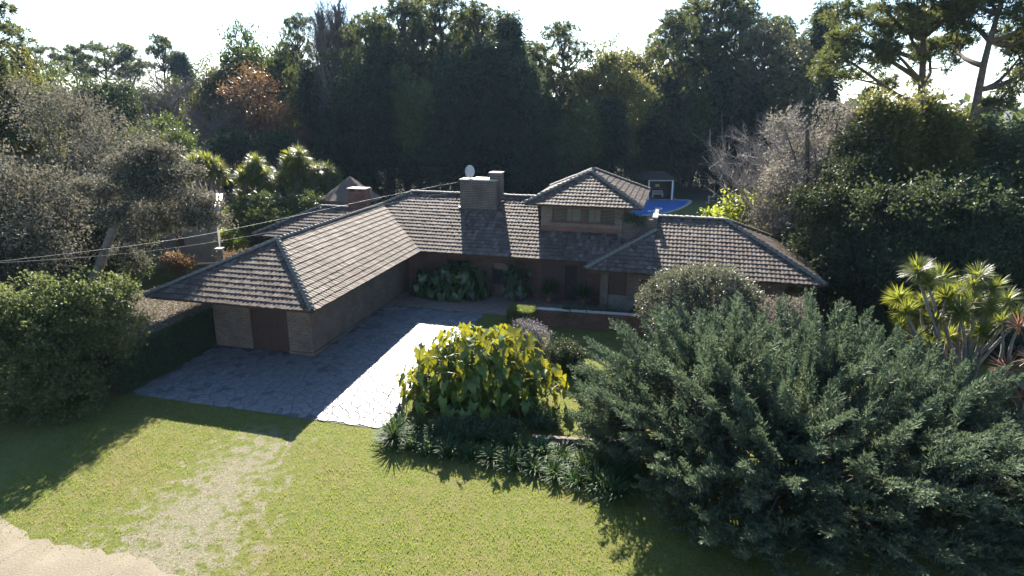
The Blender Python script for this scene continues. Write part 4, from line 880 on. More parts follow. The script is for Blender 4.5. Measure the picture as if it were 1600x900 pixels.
tree('lime', 'lime_shrub', 'sunlit lime-green bush behind the right ridge end', 1185, 300, 56, 1.15, 'shrub'); 

kind('under', t_broad(58, 8, 4.0, .0, 16, 380, 54, .2, .11, .34, 'dark_leaf'))
# ---------------------------------------------------------------- left garden
leafy_tree('glossy_tree', 'large dark glossy tree filling the left side, its top glinting in the sun', 105, 132, 49, 6.2, 'olive_glint', 61, 900, 52, .19, .095, .4, 26, .02)
leafy_tree('glossy_tree', 'dark glossy tree cut by the left edge of the frame', -15, 215, 38, 4.4, 'olive_glint', 62, 560, 54, .19, .10, .34, 20, .05)
def arch_tree():
    rng = np.random.default_rng(63); Y = 38; b = aty(138, 455, Y); t = thing('arching_tree', 'tree with silvery highlights painted into its leaves, arching over the shed with a leaning bare trunk', 'tree', (b[0], Y, -1))
    q = lambda x, y, dy=0: aty(x, y, Y + dy) - np.array([b[0], Y, -1])
    tr = np.array([q(138, 470) * [1, 1, 0], q(146, 440), q(165, 390), q(182, 345), q(205, 305), q(240, 270)]); tubes = [(tr, [.34, .3, .26, .22, .17, .1])]; blobs = []
    for (x, y, r_, dy) in [(205, 255, 1.4, 0), (250, 245, 1.5, .8), (285, 270, 1.3, 0), (300, 310, 1.2, -.5), (270, 320, 1.2, 1), (235, 300, 1.4, -1), (200, 330, 1.2, 0), (215, 365, 1.0, -.6), (180, 300, 1.3, 1), (310, 340, .9, 0), (265, 355, .8, .5), (190, 395, .9, -.8), (215, 410, .7, -.8), (225, 235, 1.0, 0), (320, 318, 1.0, .3), (335, 345, .7, -.3), (150, 290, 1.2, .4), (290, 345, .9, -.4), (240, 335, 1.1, -.6), (165, 340, 1.0, -.5), (210, 280, 1.3, -.8)]:
        c = q(x, y, dy); blobs.append((*c, r_, r_ * .9, r_ * .42)); k = tr[np.argmin(np.linalg.norm(tr - c, axis=1))]; tubes.append((bend(k, c, rng, .1, 6), np.linspace(.09, .02, 6)))
    ob('trunk', trunk_mesh('trunk', tubes, M['bark_grey']), t); ob('crown', quads_mesh('crown', [leafy(rng, [(*q_[:3], q_[3], q_[4], q_[5]) for q_ in blobs], 820, 44, .25, .16, .08, .4)], M['olive_glint']), t)
arch_tree()
for px, top, lb in [(18, 335, 'dark shrub under the left glossy tree at the edge of the frame'), (92, 322, 'dark shrub under the large glossy tree, behind the ivy mound'), (165, 352, 'dark shrub behind the leaning trunk left of the shed')]:
    tree('under', 'understory_shrub', lb, px, top, 45, 1.3, 'shrub', 'shrubs under the left trees')
# ivy-covered mound and clipped hedge
def mound(name, label, blobs, m, per, L, Wd, spread, leaf, seed, cat='shrub', lo=.8, core=None, extra=None):
    rng = np.random.default_rng(seed); b0 = np.mean(np.array(blobs)[:, :2], 0); z0 = terr(*b0); t = thing(name, label, cat, (b0[0], b0[1], z0)); bl = [(x - b0[0], y - b0[1], z - z0, a, b, c) for x, y, z, a, b, c in blobs]
    tubes = [(bend((rng.normal(0, .1), rng.normal(0, .1), -.2), (x, y, z), rng, .1, 6), np.linspace(.09, .02, 6)) for x, y, z, *_ in bl]; ob('stems', trunk_mesh('stems', tubes, M['bark']), t)
    Q = [leafy(rng, bl, m, per, spread, L, Wd, lo, .5, .2)]
    ob('foliage', quads_mesh('foliage', Q, M[leaf]), t); return t, bl
rng = np.random.default_rng(71); bl = []
for (x, y, z, r_) in [(-21.42, 27.64, 1.0, 2.22), (-23.74, 28.48, 1.21, 2.53), (-20.26, 28.38, 0.68, 1.79), (-21.94, 28.91, 1.84, 2.0), (-20.78, 27.64, 1.95, 1.48), (-24.26, 26.9, 0.58, 2.32), (-22.15, 26.38, 0.16, 2.0), (-20.04, 26.8, -0.48, 1.58), (-26.38, 28.48, 1.21, 2.74), (-20.26, 29.12, 1.63, 1.37), (-22.37, 27.85, 2.37, 1.27), (-23.84, 28.27, 2.58, 1.48), (-19.2, 28.6, 2.6, 1.5), (-19.9, 28.7, .6, 1.8), (-19.6, 29.3, 3.2, 1.4), (-18.6, 29.0, 3.3, 1.0), (-18.5, 28.9, 1.6, 1.2), (-20.8, 28.3, 3.0, 1.4), (-22.2, 28.6, 3.0, 1.5)]: bl.append((x, y, z + .35, r_, r_, r_ * .95))
mound('vine_mound', 'huge mound of climbing ivy at the left edge beside the lawn', bl, 1750, 34, .115, .11, .16, 'ivy_leaf', 72, cat='vine', lo=.82)
# the clipped flat-topped hedge next to the garage
hd = thing('clipped_hedge', 'flat-topped clipped hedge with pale dry top against the garage front', 'hedge', wor(-7.98, 2.6, -1.2), HA)
rng = np.random.default_rng(73)
def slab_leaves(n, f, L, Wd, d): 
    pos = f(n) ; ax = nrm(rng.normal(size=(n, 3)) + d); sd = nrm(np.cross(ax, rng.normal(size=(n, 3)))); s = rng.uniform(.6, 1.3, n); return leaf_quads(pos, ax, sd, L * s, Wd * s)
MB().box(-6.2, -.16, -6.4, 4.0, -.4, 2.27).build('hedge_core', M['soil'], hd)
U = lambda n, a, b: rng.uniform(a, b, n)
side = slab_leaves(20000, lambda n: np.stack([-.16 + rng.normal(0, .04, n) + .04 * np.sin(U(n, 0, 9)), U(n, -6.4, -.05), U(n, -.1, 2.36)], -1), .10, .07, np.array([.8, 0, 0]))
front = slab_leaves(5000, lambda n: np.stack([U(n, -6.2, -.05), -6.4 + rng.normal(0, .06, n), U(n, -.1, 2.35)], -1), .10, .07, np.array([0, -.8, 0]))
ob('hedge_sides', quads_mesh('hedge_sides', [side, front], M['hedge_leaf']), hd)
topq = slab_leaves(22000, lambda n: np.stack([U(n, -6.2, -.10), U(n, -6.4, 4.0), 2.35 + rng.normal(0, .035, n)], -1), .085, .05, np.array([0, 0, .3])); ob('hedge_top', quads_mesh('hedge_top', [topq], M['hedge_top']), hd)
# spiky palms (cabbage palms) on the left
ros = [sword_rosette(80 + i, 110, 1.15, .075, droop=.7, lo=-.75) for i in range(3)]
def cabbage(label, px, top, Y, heads, Wm, seed, sc=1.0, zlow=.55, group='spiky cabbage palms', trunks=3, rs=None, spine=None):
    rng = np.random.default_rng(seed); p = aty(px, top, Y); g = terr(p[0], Y); H = p[2] - g; t = thing('cabbage_palm', label, 'palm', (p[0], Y, g), 0, 1, group); base = [np.array([rng.normal(0, .25), rng.normal(0, .25), -.2]) for _ in range(trunks)]; tb = [[] for _ in range(trunks)]
    for i in range(heads):
        a = i * 2.4 + rng.normal(0, .4); q = math.sqrt((i + .5) / heads); e = np.array([Wm * q * math.cos(a), Wm * .8 * q * math.sin(a), H * (1 - (1 - zlow) * q * rng.uniform(.4, 1)) - .5 * sc]); k = i % trunks
        tb[k].append((bend(base[k], e, rng, .05, 8, .04), np.linspace(.17 * sc, .06 * sc, 8)))
        o = ob('leaf_rosette', (rs or ros)[i % 3], t, e); d = e - base[k]; o.rotation_euler = (rng.normal(0, .15) - d[1] * .08, rng.normal(0, .15) + d[0] * .08, rng.random() * 6.28); s = sc * rng.uniform(.85, 1.2); o.scale = (s, s, s)
    for q in tb: ob('stem', trunk_mesh('stem', q, M['bark_grey']), t)
    return t
cabbage('spiky cabbage palm, leftmost of the row beyond the garage, round-headed', 316, 236, 66, 34, 2.0, 91, 1.0, .72); cabbage('spiky cabbage palm, second of the row, dense round head', 396, 238, 66, 36, 1.8, 92, 1.0, .5)
cabbage('spiky cabbage palm, third of the row, taller and looser', 462, 222, 68, 30, 1.9, 93, 1.0, .45); cabbage('spiky cabbage palm, rightmost of the row, small and dark', 506, 246, 70, 18, 1.5, 94, .9, .5)
for px, top, Y, kd, lb in [(372, 322, 70, 'lime', 'sunlit lime shrub between the two left spiky palms'), (348, 357, 57, 'lime', 'sunlit lime shrub at the corner of the shed'), (420, 300, 62, 'shrub', 'dark shrub under the second spiky palm'), (455, 305, 63, 'shrub', 'dark shrub under the third spiky palm'), (490, 300, 64, 'shrub', 'dark shrub left of the thatched shelter'), (380, 330, 64, 'shrub', 'dark shrub in front of the second spiky palm'), (405, 355, 60, 'shrub', 'low dark shrub on the lawn edge behind the rear left roof')]:
    tree(kd, 'garden_shrub', lb, px, top, Y, 1.25, 'shrub', 'shrubs behind the garage')
leafy_tree('dry_shrub', 'reddish brown dead shrub against the shed wall', 278, 392, 49, 1.0, 'dead_leaf', 64, 120, 26, .3, .06, .25, 8, cat='shrub'); leafy_tree('dry_shrub', 'dry pinkish hedge shrub right of the capped fence post', 372, 388, 47, 1.3, 'dead_leaf', 65, 150, 30, .14, .05, .22, 10, cat='shrub')
# ---------------------------------------------------------------- the great juniper
def spray(seed, n=9):
    """feathery juniper spray, 1 m long, along +X, curling up a little"""
    rng = np.random.default_rng(seed); P, A, S, L, Wd = [], [], [], [], []
    def cur(s): return np.array([s, .0, .12 * s * s - .03 * math.sin(s * 5)])
    for i in range(n):
        s = .04 + .94 * i / n
        for sg in ((-1, 1, 0) if i % 2 else (-1, 1)):
            l = (.36 * (1 - s) ** .7 + .09) * rng.uniform(.75, 1.2); yaw = sg * rng.uniform(.4, .75); el = rng.normal(.12 if sg else .6, .25)
            d = np.array([math.cos(yaw) * math.cos(el), math.sin(yaw) * math.cos(el), math.sin(el)]); p = cur(s); P.append(p); A.append(d); L.append(l); Wd.append(.05)
            for q in (.25, .6):
                for s2 in (-1, 1):
                    y2 = yaw + s2 * rng.uniform(.35, .65); e2 = el + rng.normal(0, .35); P.append(p + d * l * q); A.append([math.cos(y2) * math.cos(e2), math.sin(y2) * math.cos(e2), math.sin(e2)]); L.append(l * .55 * (1.1 - q * .5)); Wd.append(.042)
    P, A, L, Wd = map(np.array, (P, A, L, Wd)); S = nrm(np.cross(A, rng.normal(size=A.shape))); return leaf_quads(P, A, S, L, Wd, .0)
def juniper():
    rng = np.random.default_rng(101); cx, cy = 11.0, 22.8; g = terr(cx, cy)
    t = thing('juniper', 'huge spreading blue-green juniper with feathery sprays in the right foreground', 'shrub', (cx, cy, g))
    T = [spray(110 + i, n) for i, n in enumerate((8, 8, 7))]; SM = [quads_mesh('foliage_spray', [q], M['juniper']) for q in T]
    # envelope: overlapping mounds (world)
    mnd = np.array([(7.7, 23.42, 0.0, 4.3, 4.1, 3.6), (11.82, 24.2, -.3, 4.5, 4.0, 3.9), (15.3, 23.2, -0.8, 4.43, 4.2, 3.2), (8.97, 20.2, -1.1, 4.11, 3.7, 3.6), (12.66, 19.4, -1.2, 4.43, 3.6, 3.4), (16.67, 19.2, -1.4, 3.9, 3.7, 2.7), (5.7, 24.6, -0.8, 2.6, 2.8, 2.8)], float)
    roots = np.array([(8.4, 22.8), (12.6, 22.8), (15.8, 22), (10.5, 21)])
    def inside(p, k): return (((p - mnd[k, :3]) / mnd[k, 3:]) ** 2).sum(-1)
    limbs = []; tries = 0
    while len(limbs) < 215 and tries < 20000:
        tries += 1; k = rng.integers(len(mnd)); d = nrm(rng.normal(size=3)); 
        if d[2] < -.25: continue
        e = mnd[k, :3] + d * mnd[k, 3:] * rng.uniform(.92, 1.12)
        if min(inside(e, j) for j in range(len(mnd)) if j != k) < .85 or e[2] < terr(*e[:2]) + .3: continue
        if e[1] > 27 and e[2] < 1.5: continue
        if limbs and min(np.linalg.norm(e - l[0]) for l in limbs) < .68: continue
        limbs.append((e, d, k))
    tubes, inst = [], []
    for e, d, k in limbs:
        r_ = roots[np.argmin(np.linalg.norm(roots - e[:2], axis=1))]; b = np.array([r_[0], r_[1], terr(*r_)]); out = e - b
        # arching limb: leaves low, rises, tip leans outwards
        P = bend(b, e, rng, .05, 10, .16); tubes.append((P - (cx, cy, g), np.linspace(.055, .01, 10)))
        tip = nrm(nrm(P[-1] - P[-4]) * .5 + np.array([d[0] * .9, d[1] * .9, .22])); f = P[-1] - tip * 2.4; nsp = 9
        for i in range(nsp):
            s = i / (nsp - 1); base = f + (tip + np.array([0, 0, .22 * s])) * 2.5 * s + rng.normal(0, .09, 3) * (1 - s * .5); lat = nrm(np.cross(tip, [0, 0, 1])) * (1 if i % 2 else -1)
            if i == nsp - 1: lat = lat * 0
            dr = nrm(tip + lat * rng.uniform(.12, .42) * (1 - .5 * s) + np.array([0, 0, rng.uniform(.0, .35)])); inst.append((base, dr, rng.uniform(1.2, 1.65) * (1.05 - .4 * s), i >= nsp - 2, s))
    for _ in range(1200):                                # inner filling
        k = rng.integers(len(mnd)); d = nrm(rng.normal(size=3)); d[2] = abs(d[2]) * .9 - .35; d = nrm(d); p = mnd[k, :3] + d * mnd[k, 3:] * rng.uniform(.6, .88)
        if p[2] < terr(*p[:2]) + .15: p[2] = terr(*p[:2]) + .2
        inst.append((p, nrm(d * .8 + np.array([0, 0, .5]) + rng.normal(0, .25, 3)), rng.uniform(.8, 1.25), False, 0))
    Vs = []; single = 0
    # the sprays nearest the camera show largest: those become parts of their own
    sc = np.array([(1 if i_[3] else .0) / (i_[0][1] ** 2 + i_[0][0] ** 2 + (CAMH - i_[0][2]) ** 2) for i_ in inst]); pick = set(np.argsort(sc)[::-1][:290].tolist())
    for q, (p, d, s, tipq, _) in enumerate(inst):
        X = d; Y_ = nrm(np.cross(np.array([0, 0, 1.]) + rng.normal(0, .35, 3), X)); Z = np.cross(X, Y_); Rm = np.stack([X, Y_, Z], 1); k = rng.integers(3)
        if q in pick:
            o = ob('foliage_spray', SM[k], t); m4 = Matrix(Rm.tolist()).to_4x4() @ Matrix.Scale(s, 4); m4.translation = Vector(p - (cx, cy, g)); o.matrix_basis = m4
        else: Vs.append((T[k].reshape(-1, 3) @ Rm.T) * s + (p - (cx, cy, g)))
    ob('branches', trunk_mesh('branches', tubes, M['bark'], 5), t); o = ob('foliage', quads_mesh('foliage', Vs, M['juniper']), t); o['kind'] = 'stuff'
juniper()

# ---------------------------------------------------------------- elephant-ear plants: every leaf its own piece
def ear_leaf(seed, m, L=.8):
    rng = np.random.default_rng(seed); n = 9; st = np.linspace(0, 1, n); prof = np.array([.26, .36, .36, .31, .27, .20, .13, .07, .01]) * L * rng.uniform(.9, 1.1); dr = rng.uniform(.5, 1.1)
    V, F = [], []
    a = 0; x, z = -.06 * L, 0
    for i in range(n):
        w_ = prof[i]; rip = .05 * L * math.sin(i * 2.1 + seed); w_ *= 1 + .14 * (-1) ** i
        for q, k in ((-1, 0), (-.5, .5), (0, 1), (.5, .5), (1, 0)):
            V.append((x - (.30 * L * abs(q) ** 1.5 * (1 - i / n) ** 2), q * w_, z + abs(q) * w_ * .22 + rip * (abs(q) > .8) * (1 if q > 0 else -1)))
        x += L / (n - 1) * math.cos(a); z -= L / (n - 1) * math.sin(a); a += dr / (n - 1)
    for i in range(n - 1):
        for j in range(4): F.append((i * 5 + j, i * 5 + j + 1, (i + 1) * 5 + j + 1, (i + 1) * 5 + j))
    PV, PF = tube([(0, 0, 0), (-.12, 0, -.18), (-.2, .03, -.5), (-.22, .02, -1.0)], [.012, .016, .02, .024], 4); k = len(V); V += [tuple(p) for p in PV]; F += [tuple(i + k for i in f) for f in PF]
    return mk('leaf', V, [F], [m], True)
def ears(label, c, rx, ry, h, n, m, seed, L=.8, name='elephant_ear', lowfrac=.25, infill=.8):
    rng = np.random.default_rng(seed); g = terr(*c[:2]) if len(c) < 3 else c[2]; t = thing(name, label, 'plant', (c[0], c[1], g)); ms = [ear_leaf(seed * 7 + i, m, L * s) for i, s in enumerate((.8, .95, 1.1, 1.0, .7))]
    tubes = []
    for i in range(16): a = rng.random() * 6.28; q = rng.random() ** .5; tubes.append((bend((rx * .45 * q * math.cos(a), ry * .45 * q * math.sin(a), -.2), (rx * .7 * q * math.cos(a), ry * .7 * q * math.sin(a), h * rng.uniform(.5, .75)), rng, .08, 6), np.linspace(.07, .03, 6)))
    ob('stems', trunk_mesh('stems', tubes, M['bark']), t)
    fill = []; fF = []; k_ = 0
    for i in range(n + int(n * infill)):
        inner = i >= n; a = i * 2.39996; el = math.asin(min(.98, max(-.05, 1 - (i % n + .5) / n * (1 + lowfrac)))) if rng.random() < .8 else rng.uniform(0, 1.2); q = rng.uniform(.5, .9) if inner else rng.uniform(.86, 1.12)
        p = np.array([rx * math.cos(el) * math.cos(a) * q, ry * math.cos(el) * math.sin(a) * q, h * (.22 + .78 * math.sin(el)) * q]); p[2] = max(.25, p[2])
        me = ms[rng.integers(5)]; eu = (rng.normal(0, .45), .45 + .6 * math.cos(el) + rng.normal(0, .35), a + rng.normal(0, .7)); s = rng.uniform(.75, 1.25)
        if inner:
            Vt = np.empty(len(me.vertices) * 3, np.float32); me.vertices.foreach_get('co', Vt); Rm = np.array(Matrix.Identity(3)) if False else np.array(__import__('mathutils').Euler(eu).to_matrix()); fill.append((Vt.reshape(-1, 3) * s) @ Rm.T + p); fF.append(np.array([tuple(f_.vertices) for f_ in me.polygons]) + k_); k_ += len(me.vertices)
        else:
            o = ob('leaf', me, t, p); o.rotation_euler = eu; o.scale = (s, s, s)
    if fill: ob('inner_leaves', mk('inner_leaves', np.concatenate(fill), [np.concatenate(fF)], [m], True), t, kind='stuff')
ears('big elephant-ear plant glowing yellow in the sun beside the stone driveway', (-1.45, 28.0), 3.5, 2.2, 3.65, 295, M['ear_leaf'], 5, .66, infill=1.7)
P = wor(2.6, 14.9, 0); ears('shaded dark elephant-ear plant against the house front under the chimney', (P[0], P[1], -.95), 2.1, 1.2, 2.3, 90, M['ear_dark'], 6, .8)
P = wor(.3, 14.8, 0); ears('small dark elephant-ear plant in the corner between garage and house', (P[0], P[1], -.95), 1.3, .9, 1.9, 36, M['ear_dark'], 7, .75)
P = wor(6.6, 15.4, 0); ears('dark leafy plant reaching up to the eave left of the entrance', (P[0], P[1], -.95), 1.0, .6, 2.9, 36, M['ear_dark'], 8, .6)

# ---------------------------------------------------------------- strap-leaved border plants
SP = []
for i in range(3):
    rng = np.random.default_rng(200 + i); n = 120; th = rng.random(n) * 6.283; el = rng.uniform(.35, 1.45, n); l = rng.uniform(.6, .95, n); rr = rng.uniform(0, .22, n)
    V, F = straps(rng, np.stack([rr * np.cos(th + 1), rr * np.sin(th + 1), 0 * th], -1), th, el, l, .05, 1.25, 4, (.8, 1, .95, .7, .1)); SP.append(mk('leaf_clump', V, [F], [M['strap_leaf']]))
line = [(612, 690), (640, 700), (670, 706), (702, 712), (735, 716), (768, 722), (800, 730), (832, 738), (866, 746), (900, 756), (934, 762), (960, 776)]
words = 'first second third fourth fifth sixth seventh eighth ninth tenth eleventh twelfth'.split()
for r_ in (0, 1):
    for i, (x, y) in enumerate(line):
        p = gnd(x + (14 if r_ else 0), y - (24 if r_ else 0)); rg = random.Random(i * 2 + r_); s = rg.uniform(.9, 1.15)
        t = thing('strap_leaf_plant', f'dark strap-leaved plant, {words[i]} from the driveway in the ' + ('back' if r_ else 'front') + ' row of the border', 'plant', tuple(p), rg.uniform(0, 6), s, 'strap-leaved plants along the border')
        ob('leaf_clump', SP[(i + r_) % 3], t)
SPY = sword_rosette(210, 130, .95, .05, 'strap_leaf', .6, 'leaf_rosette', -.1); p = gnd(622, 700); t = thing('spiky_plant', 'spiky grey-green rosette at the left end of the border', 'plant', (p[0] - .2, p[1] + .25, p[2])); ob('leaf_rosette', SPY, t, (0, 0, .35)); MB().tube([(0, 0, -.1), (0, 0, .4)], [.08, .06], 6).build('stem', M['bark_grey'], t)

# ---------------------------------------------------------------- shrubs
def bush(name, label, px, pyb, w, d, h, leaf, seed, m=300, per=40, L=.10, Wd=.045, spread=.14, lo=.8, Yoff=0, n=9):
    p = gnd(px, pyb); rng = np.random.default_rng(seed); bl = [(p[0], p[1] + Yoff, p[2] + h * .5, w * .8, d * .8, h * .5)]
    for i in range(n): a = rng.random() * 6.28; q = rng.uniform(.3, .75); s = rng.uniform(.3, .45); bl.append((p[0] + w * q * math.cos(a), p[1] + Yoff + d * q * math.sin(a), p[2] + h * rng.uniform(.3, .72), w * s, d * s, h * s * .75))
    return mound(name, label, bl, m, per, L, Wd, spread, leaf, seed + 1, lo=lo)
M['oleander'] = leaf_mat('oleander', [(.06, .07, .045), (.11, .12, .075), (.18, .18, .13)], .25, (.24, .24, .12), .4, .5)
def at_shrub(px, top, Y, h):                      # pixel column of base for a shrub at distance Y
    q = aty(px, top, Y); return q
q = aty(1095, 440, 33.5); bl = [(q[0] + a_ * 1.1, 33.5 + b_, c_ + .1, r1 * 1.08, r2, r3) for a_, b_, c_, r1, r2, r3 in ((0, 0, 1.7, 3.1, 2.2, 2.1), (-1.2, -.3, 2.1, 1.6, 1.5, 1.6), (1.3, -.2, 2.2, 1.7, 1.5, 1.5), (0, -.5, 2.7, 1.9, 1.5, 1.4), (.6, .4, 2.7, 1.8, 1.4, 1.4), (-.7, .5, 2.6, 1.6, 1.3, 1.3))]
mound('rounded_shrub', 'rounded grey-green shrub in front of the right tiled roof', bl, 800, 38, .18, .055, .13, 'oleander', 221, lo=.85)
q = aty(1222, 480, 34); bl = [(q[0], 34, .6, 1.3, 1, 1.7), (q[0] - .5, 33.8, 1.7, .9, .7, .8), (q[0] + .7, 34.2, 1.5, .9, .7, .8), (q[0] + 1.4, 34, .9, .8, .7, .7)]
mound('pale_shrub', 'small pale pinkish shrub right of the rounded grey-green shrub', bl, 230, 26, .13, .06, .16, 'silver_leaf', 223, lo=.5)
M['grey_leaf'] = leaf_mat('grey_leaf', [(.13, .12, .13), (.2, .18, .19), (.27, .24, .25)], .25, (.25, .22, .2), .45, .5)
bush('lavender_shrub', 'purplish grey shrub behind the glowing elephant-ear plant', 828, 560, 1.4, 1.0, 2.1, 'grey_leaf', 231, 380, 34, .09, .035, .12, .6)
bush('glossy_shrub', 'round glossy dark green shrub right of the purplish grey one', 880, 580, 1.25, 1.1, 1.6, 'glossy_leaf', 233, 380, 36, .10, .055, .1, .8)
bush('low_shrub', 'low yellow-green ground shrub on the narrow side lawn', 925, 590, .9, .6, .45, 'box_leaf', 235, 160, 30, .09, .05, .1, .7)
bush('low_shrub', 'dark low shrub at the right foot of the elephant-ear plant', 850, 668, .9, .6, .75, 'hedge_leaf', 237, 200, 34, .1, .05, .11, .7); 
bush('low_shrub', 'dark leafy ground shrub under the elephant-ear plant', 735, 682, 2.3, .7, .7, 'hedge_leaf', 239, 420, 34, .12, .06, .12, .6)
# clipped box at the end of the terrace wall
bx = thing('box_hedge', 'clipped box hedge with sunlit flat top at the end of the terrace wall', 'hedge', wor(8.2, 10.2, -.9), HA); rng = np.random.default_rng(241)
MB().box(-.76, .76, -.65, .65, -.3, 1.02).build('hedge_core', M['soil'], bx); U = lambda n, a, b: rng.uniform(a, b, n)
tq = slab_leaves(5000, lambda n: np.stack([U(n, -.78, .78), U(n, -.7, .7), 1.08 + rng.normal(0, .03, n)], -1), .07, .045, np.array([0, 0, .4])); fq = slab_leaves(4000, lambda n: np.stack([U(n, -.78, .78), -.68 + rng.normal(0, .03, n), U(n, -.1, 1.08)], -1), .07, .045, np.array([0, -.5, 0])); rq = slab_leaves(3000, lambda n: np.stack([.75 + rng.normal(0, .03, n), U(n, -.7, .7), U(n, -.1, 1.08)], -1), .07, .045, np.array([.5, 0, 0])); lq = rq * np.array([-1, 1, 1])
ob('foliage', quads_mesh('foliage', [tq, fq, rq, lq], M['box_leaf']), bx)
# plants on and behind the terrace wall
for i, (u, v, w_, h, lb) in enumerate([(12.2, 11.4, 2.2, 1.25, 'trailing dark plants spilling over the terrace wall'), (16.2, 12.9, 1.6, 1.3, 'dark shrub behind the terrace wall below the right wing window'), (21, 12.6, 2.4, 1.6, 'dark shrub against the right wing behind the rounded shrub'), (25.6, 13.5, 2.2, 1.6, 'dark shrub at the right corner of the house')]):
    p = wor(u, v, 0); bl = [(p[0] + dx, p[1], -1 + h * .5, w_ * .5, .5, h * .5) for dx in (-w_ * .5, 0, w_ * .5)]; mound('terrace_shrub', lb, bl, 160, 34, .11, .06, .14, 'hedge_leaf', 250 + i * 3, lo=.6)
# potted plants on the porch
for i, (u, lb, h) in enumerate([(8.9, 'potted palm left of the front door', 1.0), (11.3, 'potted palm right of the front door', .8)]):
    p = wor(u, 15.4, -.94); t = thing('potted_palm', lb, 'potted plant', tuple(p), 0, 1, 'potted palms on the porch'); mb = MB(); n = 14; V = []
    for z, r_ in ((0, .14), (.3, .2), (.36, .21), (.36, .17), (.3, .16)): V += [(r_ * math.cos(2 * math.pi * j / n), r_ * math.sin(2 * math.pi * j / n), z) for j in range(n)]
    mb.add(V, [(k * n + j, k * n + (j + 1) % n, (k + 1) * n + (j + 1) % n, (k + 1) * n + j) for k in range(4) for j in range(n)] + [tuple(range(n))[::-1], tuple(range(4 * n, 5 * n))]); mb.build('pot', M['clay'], t, smooth=True)
    MB().tube([(0, 0, .28), (.02, 0, h * .9)], [.035, .03], 6).build('stem', M['bark_grey'], t); ob('leaf_rosette', SPY, t, (0, 0, h * .9))
# small greenery on the roof terrace
p = wor(14.7, 16.75, 4.98); t = thing('rooftop_creeper', 'dark creeper growing on the parapet right of the upper storey', 'creeper', tuple(p)); rng = np.random.default_rng(263); bl = [(-.5, .05, 0, .6, .25, .25), (.2, .0, -.3, .45, .2, .4)]; ob('foliage', quads_mesh('foliage', [leafy(rng, bl, 90, 30, .12, .11, .07, .5)], M['hedge_leaf']), t)

# ---------------------------------------------------------------- yellow cabbage palms on the right
ros2 = [sword_rosette(280 + i, 170, .9, .05, droop=.45, lo=-.3) for i in range(3)]
M['red_sword'] = leaf_mat('red_sword', [(.10, .05, .04), (.16, .09, .06), (.2, .13, .08)], .4, (.4, .2, .1), .35, .6); ros3 = [sword_rosette(290 + i, 90, .8, .06, 'red_sword', .3, lo=-.4) for i in range(3)]
def palm_at(label, bx_, by, heads, rs, seed, Y, sc, skirt=False):
    """multi-stemmed cabbage palm whose heads sit at the given pixels"""
    rng = np.random.default_rng(seed); b = gnd(bx_, by); t = thing('cabbage_palm', label, 'palm', tuple(b), 0, 1, 'cabbage palms at the right edge'); mid = None; tubes = []
    for i, (x, y, dy) in enumerate(heads):
        e = aty(x, y, b[1] + Y + dy) - b; k = np.array([rng.normal(0, .3), rng.normal(0, .2), -.2]); P = bend(k, e - (0, 0, .1), rng, .04, 9, .05); ob('stem', trunk_mesh('stem', [(P, np.linspace(.12, .055, 9))], M['bark_grey']), t)
        o = ob('leaf_rosette', rs[i % 3], t, e); o.rotation_euler = (rng.normal(0, .25), rng.normal(0, .25) + (e[0] / 8), rng.random() * 6.28); s = sc * rng.uniform(.85, 1.15); o.scale = (s, s, s)
palm_at('tall cabbage palm with yellow-lit spiky heads at the right of the juniper', 1490, 655, [(1448, 440, .3), (1415, 490, -.3), (1478, 465, 0), (1520, 448, .4), (1500, 490, -.5), (1545, 480, .2), (1462, 505, -.2), (1532, 520, -.4), (1425, 530, .3), (1482, 530, .4), (1565, 505, .5), (1440, 475, .8), (1508, 520, .8), (1575, 470, 1), (1455, 545, -.6), (1435, 425, .6), (1530, 432, .9), (1500, 455, 1.2), (1405, 470, .6), (1465, 440, 1.0), (1550, 452, .4), (1405, 510, .2), (1590, 500, .6), (1520, 475, -.3)], ros2, 301, .2, .84)
palm_at('reddish cabbage palm half cut by the right edge of the frame', 1600, 690, [(1592, 510, 0), (1612, 560, .3), (1575, 578, -.3), (1600, 620, -.5), (1640, 530, .2)], ros3, 303, .0, .85)
bush('edge_shrub', 'leafy glossy shrub under the reddish palm at the right edge', 1592, 760, 1.4, 1.2, 1.9, 'ivy_leaf', 311, 330, 34, .14, .09, .14, .7); bush('edge_shrub', 'green shrub behind the tall cabbage palm stems', 1540, 655, 1.6, 1.0, 1.2, 'hedge_leaf', 313, 300, 34, .13, .07, .15, .7)
bush('edge_shrub', 'dark low shrub below the shaded evergreens right of the house', 1420, 560, 2.6, 1.2, 1.6, 'dark_leaf', 315, 360, 34, .14, .07, .18, .7); bush('edge_shrub', 'dark low shrub at the right foot of the evergreen wall', 1560, 560, 3.0, 1.4, 2.0, 'dark_leaf', 317, 400, 34, .14, .07, .18, .7); bush('edge_shrub', 'small dark shrub behind the pale pinkish shrub', 1310, 520, 1.8, 1.0, 1.3, 'dark_leaf', 319, 260, 34, .13, .07, .16, .7)

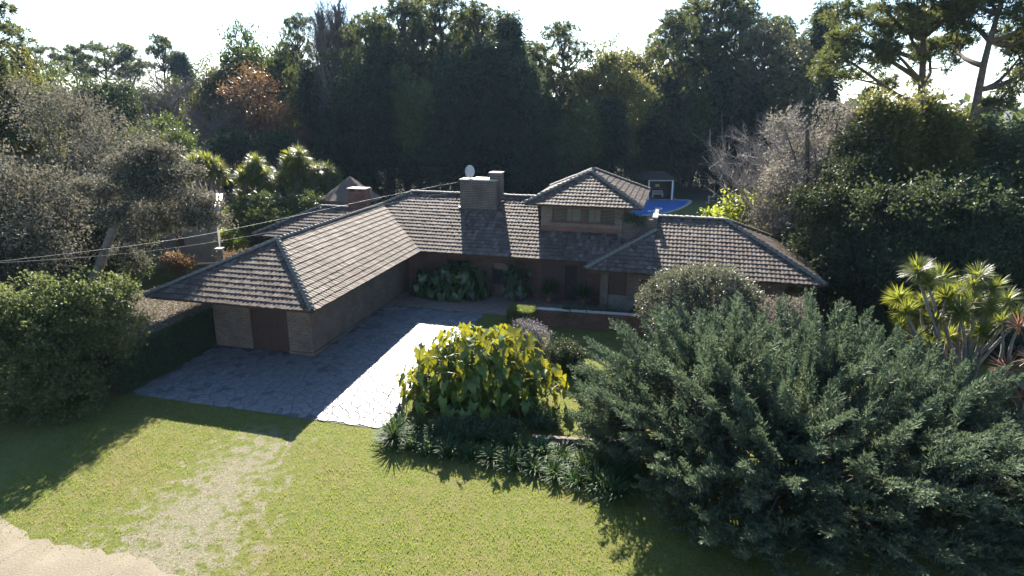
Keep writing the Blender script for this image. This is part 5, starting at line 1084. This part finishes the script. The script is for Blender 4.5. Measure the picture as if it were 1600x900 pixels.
# ---------------------------------------------------------------- grass blades
def grass():
    rng = np.random.default_rng(401); n = 110000; x = rng.uniform(-19, 8, n); y = 13 + 27 * rng.random(n) ** 1.4
    d = np.stack([x, y], -1); l = np.stack([(d - GO[:2]) @ HU[:2], (d - GO[:2]) @ HV[:2]], -1)
    ok = ~((l[:, 0] > -14 ) & (l[:, 0] < DU1 + .02) & (l[:, 1] > DV0 - .02)) & (l[:, 1] < 10.5)
    rd = nrm((ROAD1 - ROAD0)[:2]); rn = np.array([rd[1], -rd[0]]); s = (d - ROAD0[:2]) @ rn + rng.normal(0, .45, n); ok &= s < .2
    td = nrm((TP1 - TP0)[:2]); tn = np.array([-td[1], td[0]]); al = (d - TP0[:2]) @ td; ds = np.abs((d - TP0[:2]) @ tn); wd = 1.4 + 2.2 * np.clip((al + 1) / 11, 0, 1)
    ok &= (ds > wd * rng.uniform(.0, 1.5, n)) | (al < -1)
    x, y = x[ok], y[ok]; n = len(x); pos = np.stack([x, y, terr_np(x, y) - .005], -1); ax = nrm(rng.normal(0, .5, (n, 3)) + np.array([0, 0, 1])); sd = nrm(np.cross(ax, rng.normal(size=(n, 3)))); sz = rng.uniform(.5, 1.4, n)
    o = ob('lawn_grass', quads_mesh('lawn_grass', [leaf_quads(pos, ax, sd, .075 * sz, .022 * sz)], M['grass'])); tag(o, 'short patchy grass of the front and side lawn', 'grass'); o['kind'] = 'stuff'
grass()

# ---------------------------------------------------------------- thin winter haze
hz = MB().box(-2700, 2700, -500, 3700, -3.5, 60).build('haze', bpy.data.materials.new('haze')); hm = hz.data.materials[0]; hm.use_nodes = True; ht = hm.node_tree
for n_ in list(ht.nodes): ht.nodes.remove(n_)
ho = ht.nodes.new('ShaderNodeOutputMaterial'); pv = ht.nodes.new('ShaderNodeVolumePrincipled'); pv.inputs['Color'].default_value = (.45, .65, 1, 1); pv.inputs['Density'].default_value = .00010; pv.inputs['Anisotropy'].default_value = .35
ht.links.new(pv.outputs[0], ho.inputs['Volume']); hz['kind'] = 'stuff'; tag(hz, 'thin pale haze in the air around the garden', 'haze')

# ---------------------------------------------------------------- bring the whole place to real size (eaves about 2.7 m above the drive)
REAL = .78
for o in list(scene.objects):
    if o.parent is None and o.type != 'LIGHT':
        if o is cam: cam.location = cam.location * REAL
        else: o.location = o.location * REAL; o.scale = o.scale * REAL
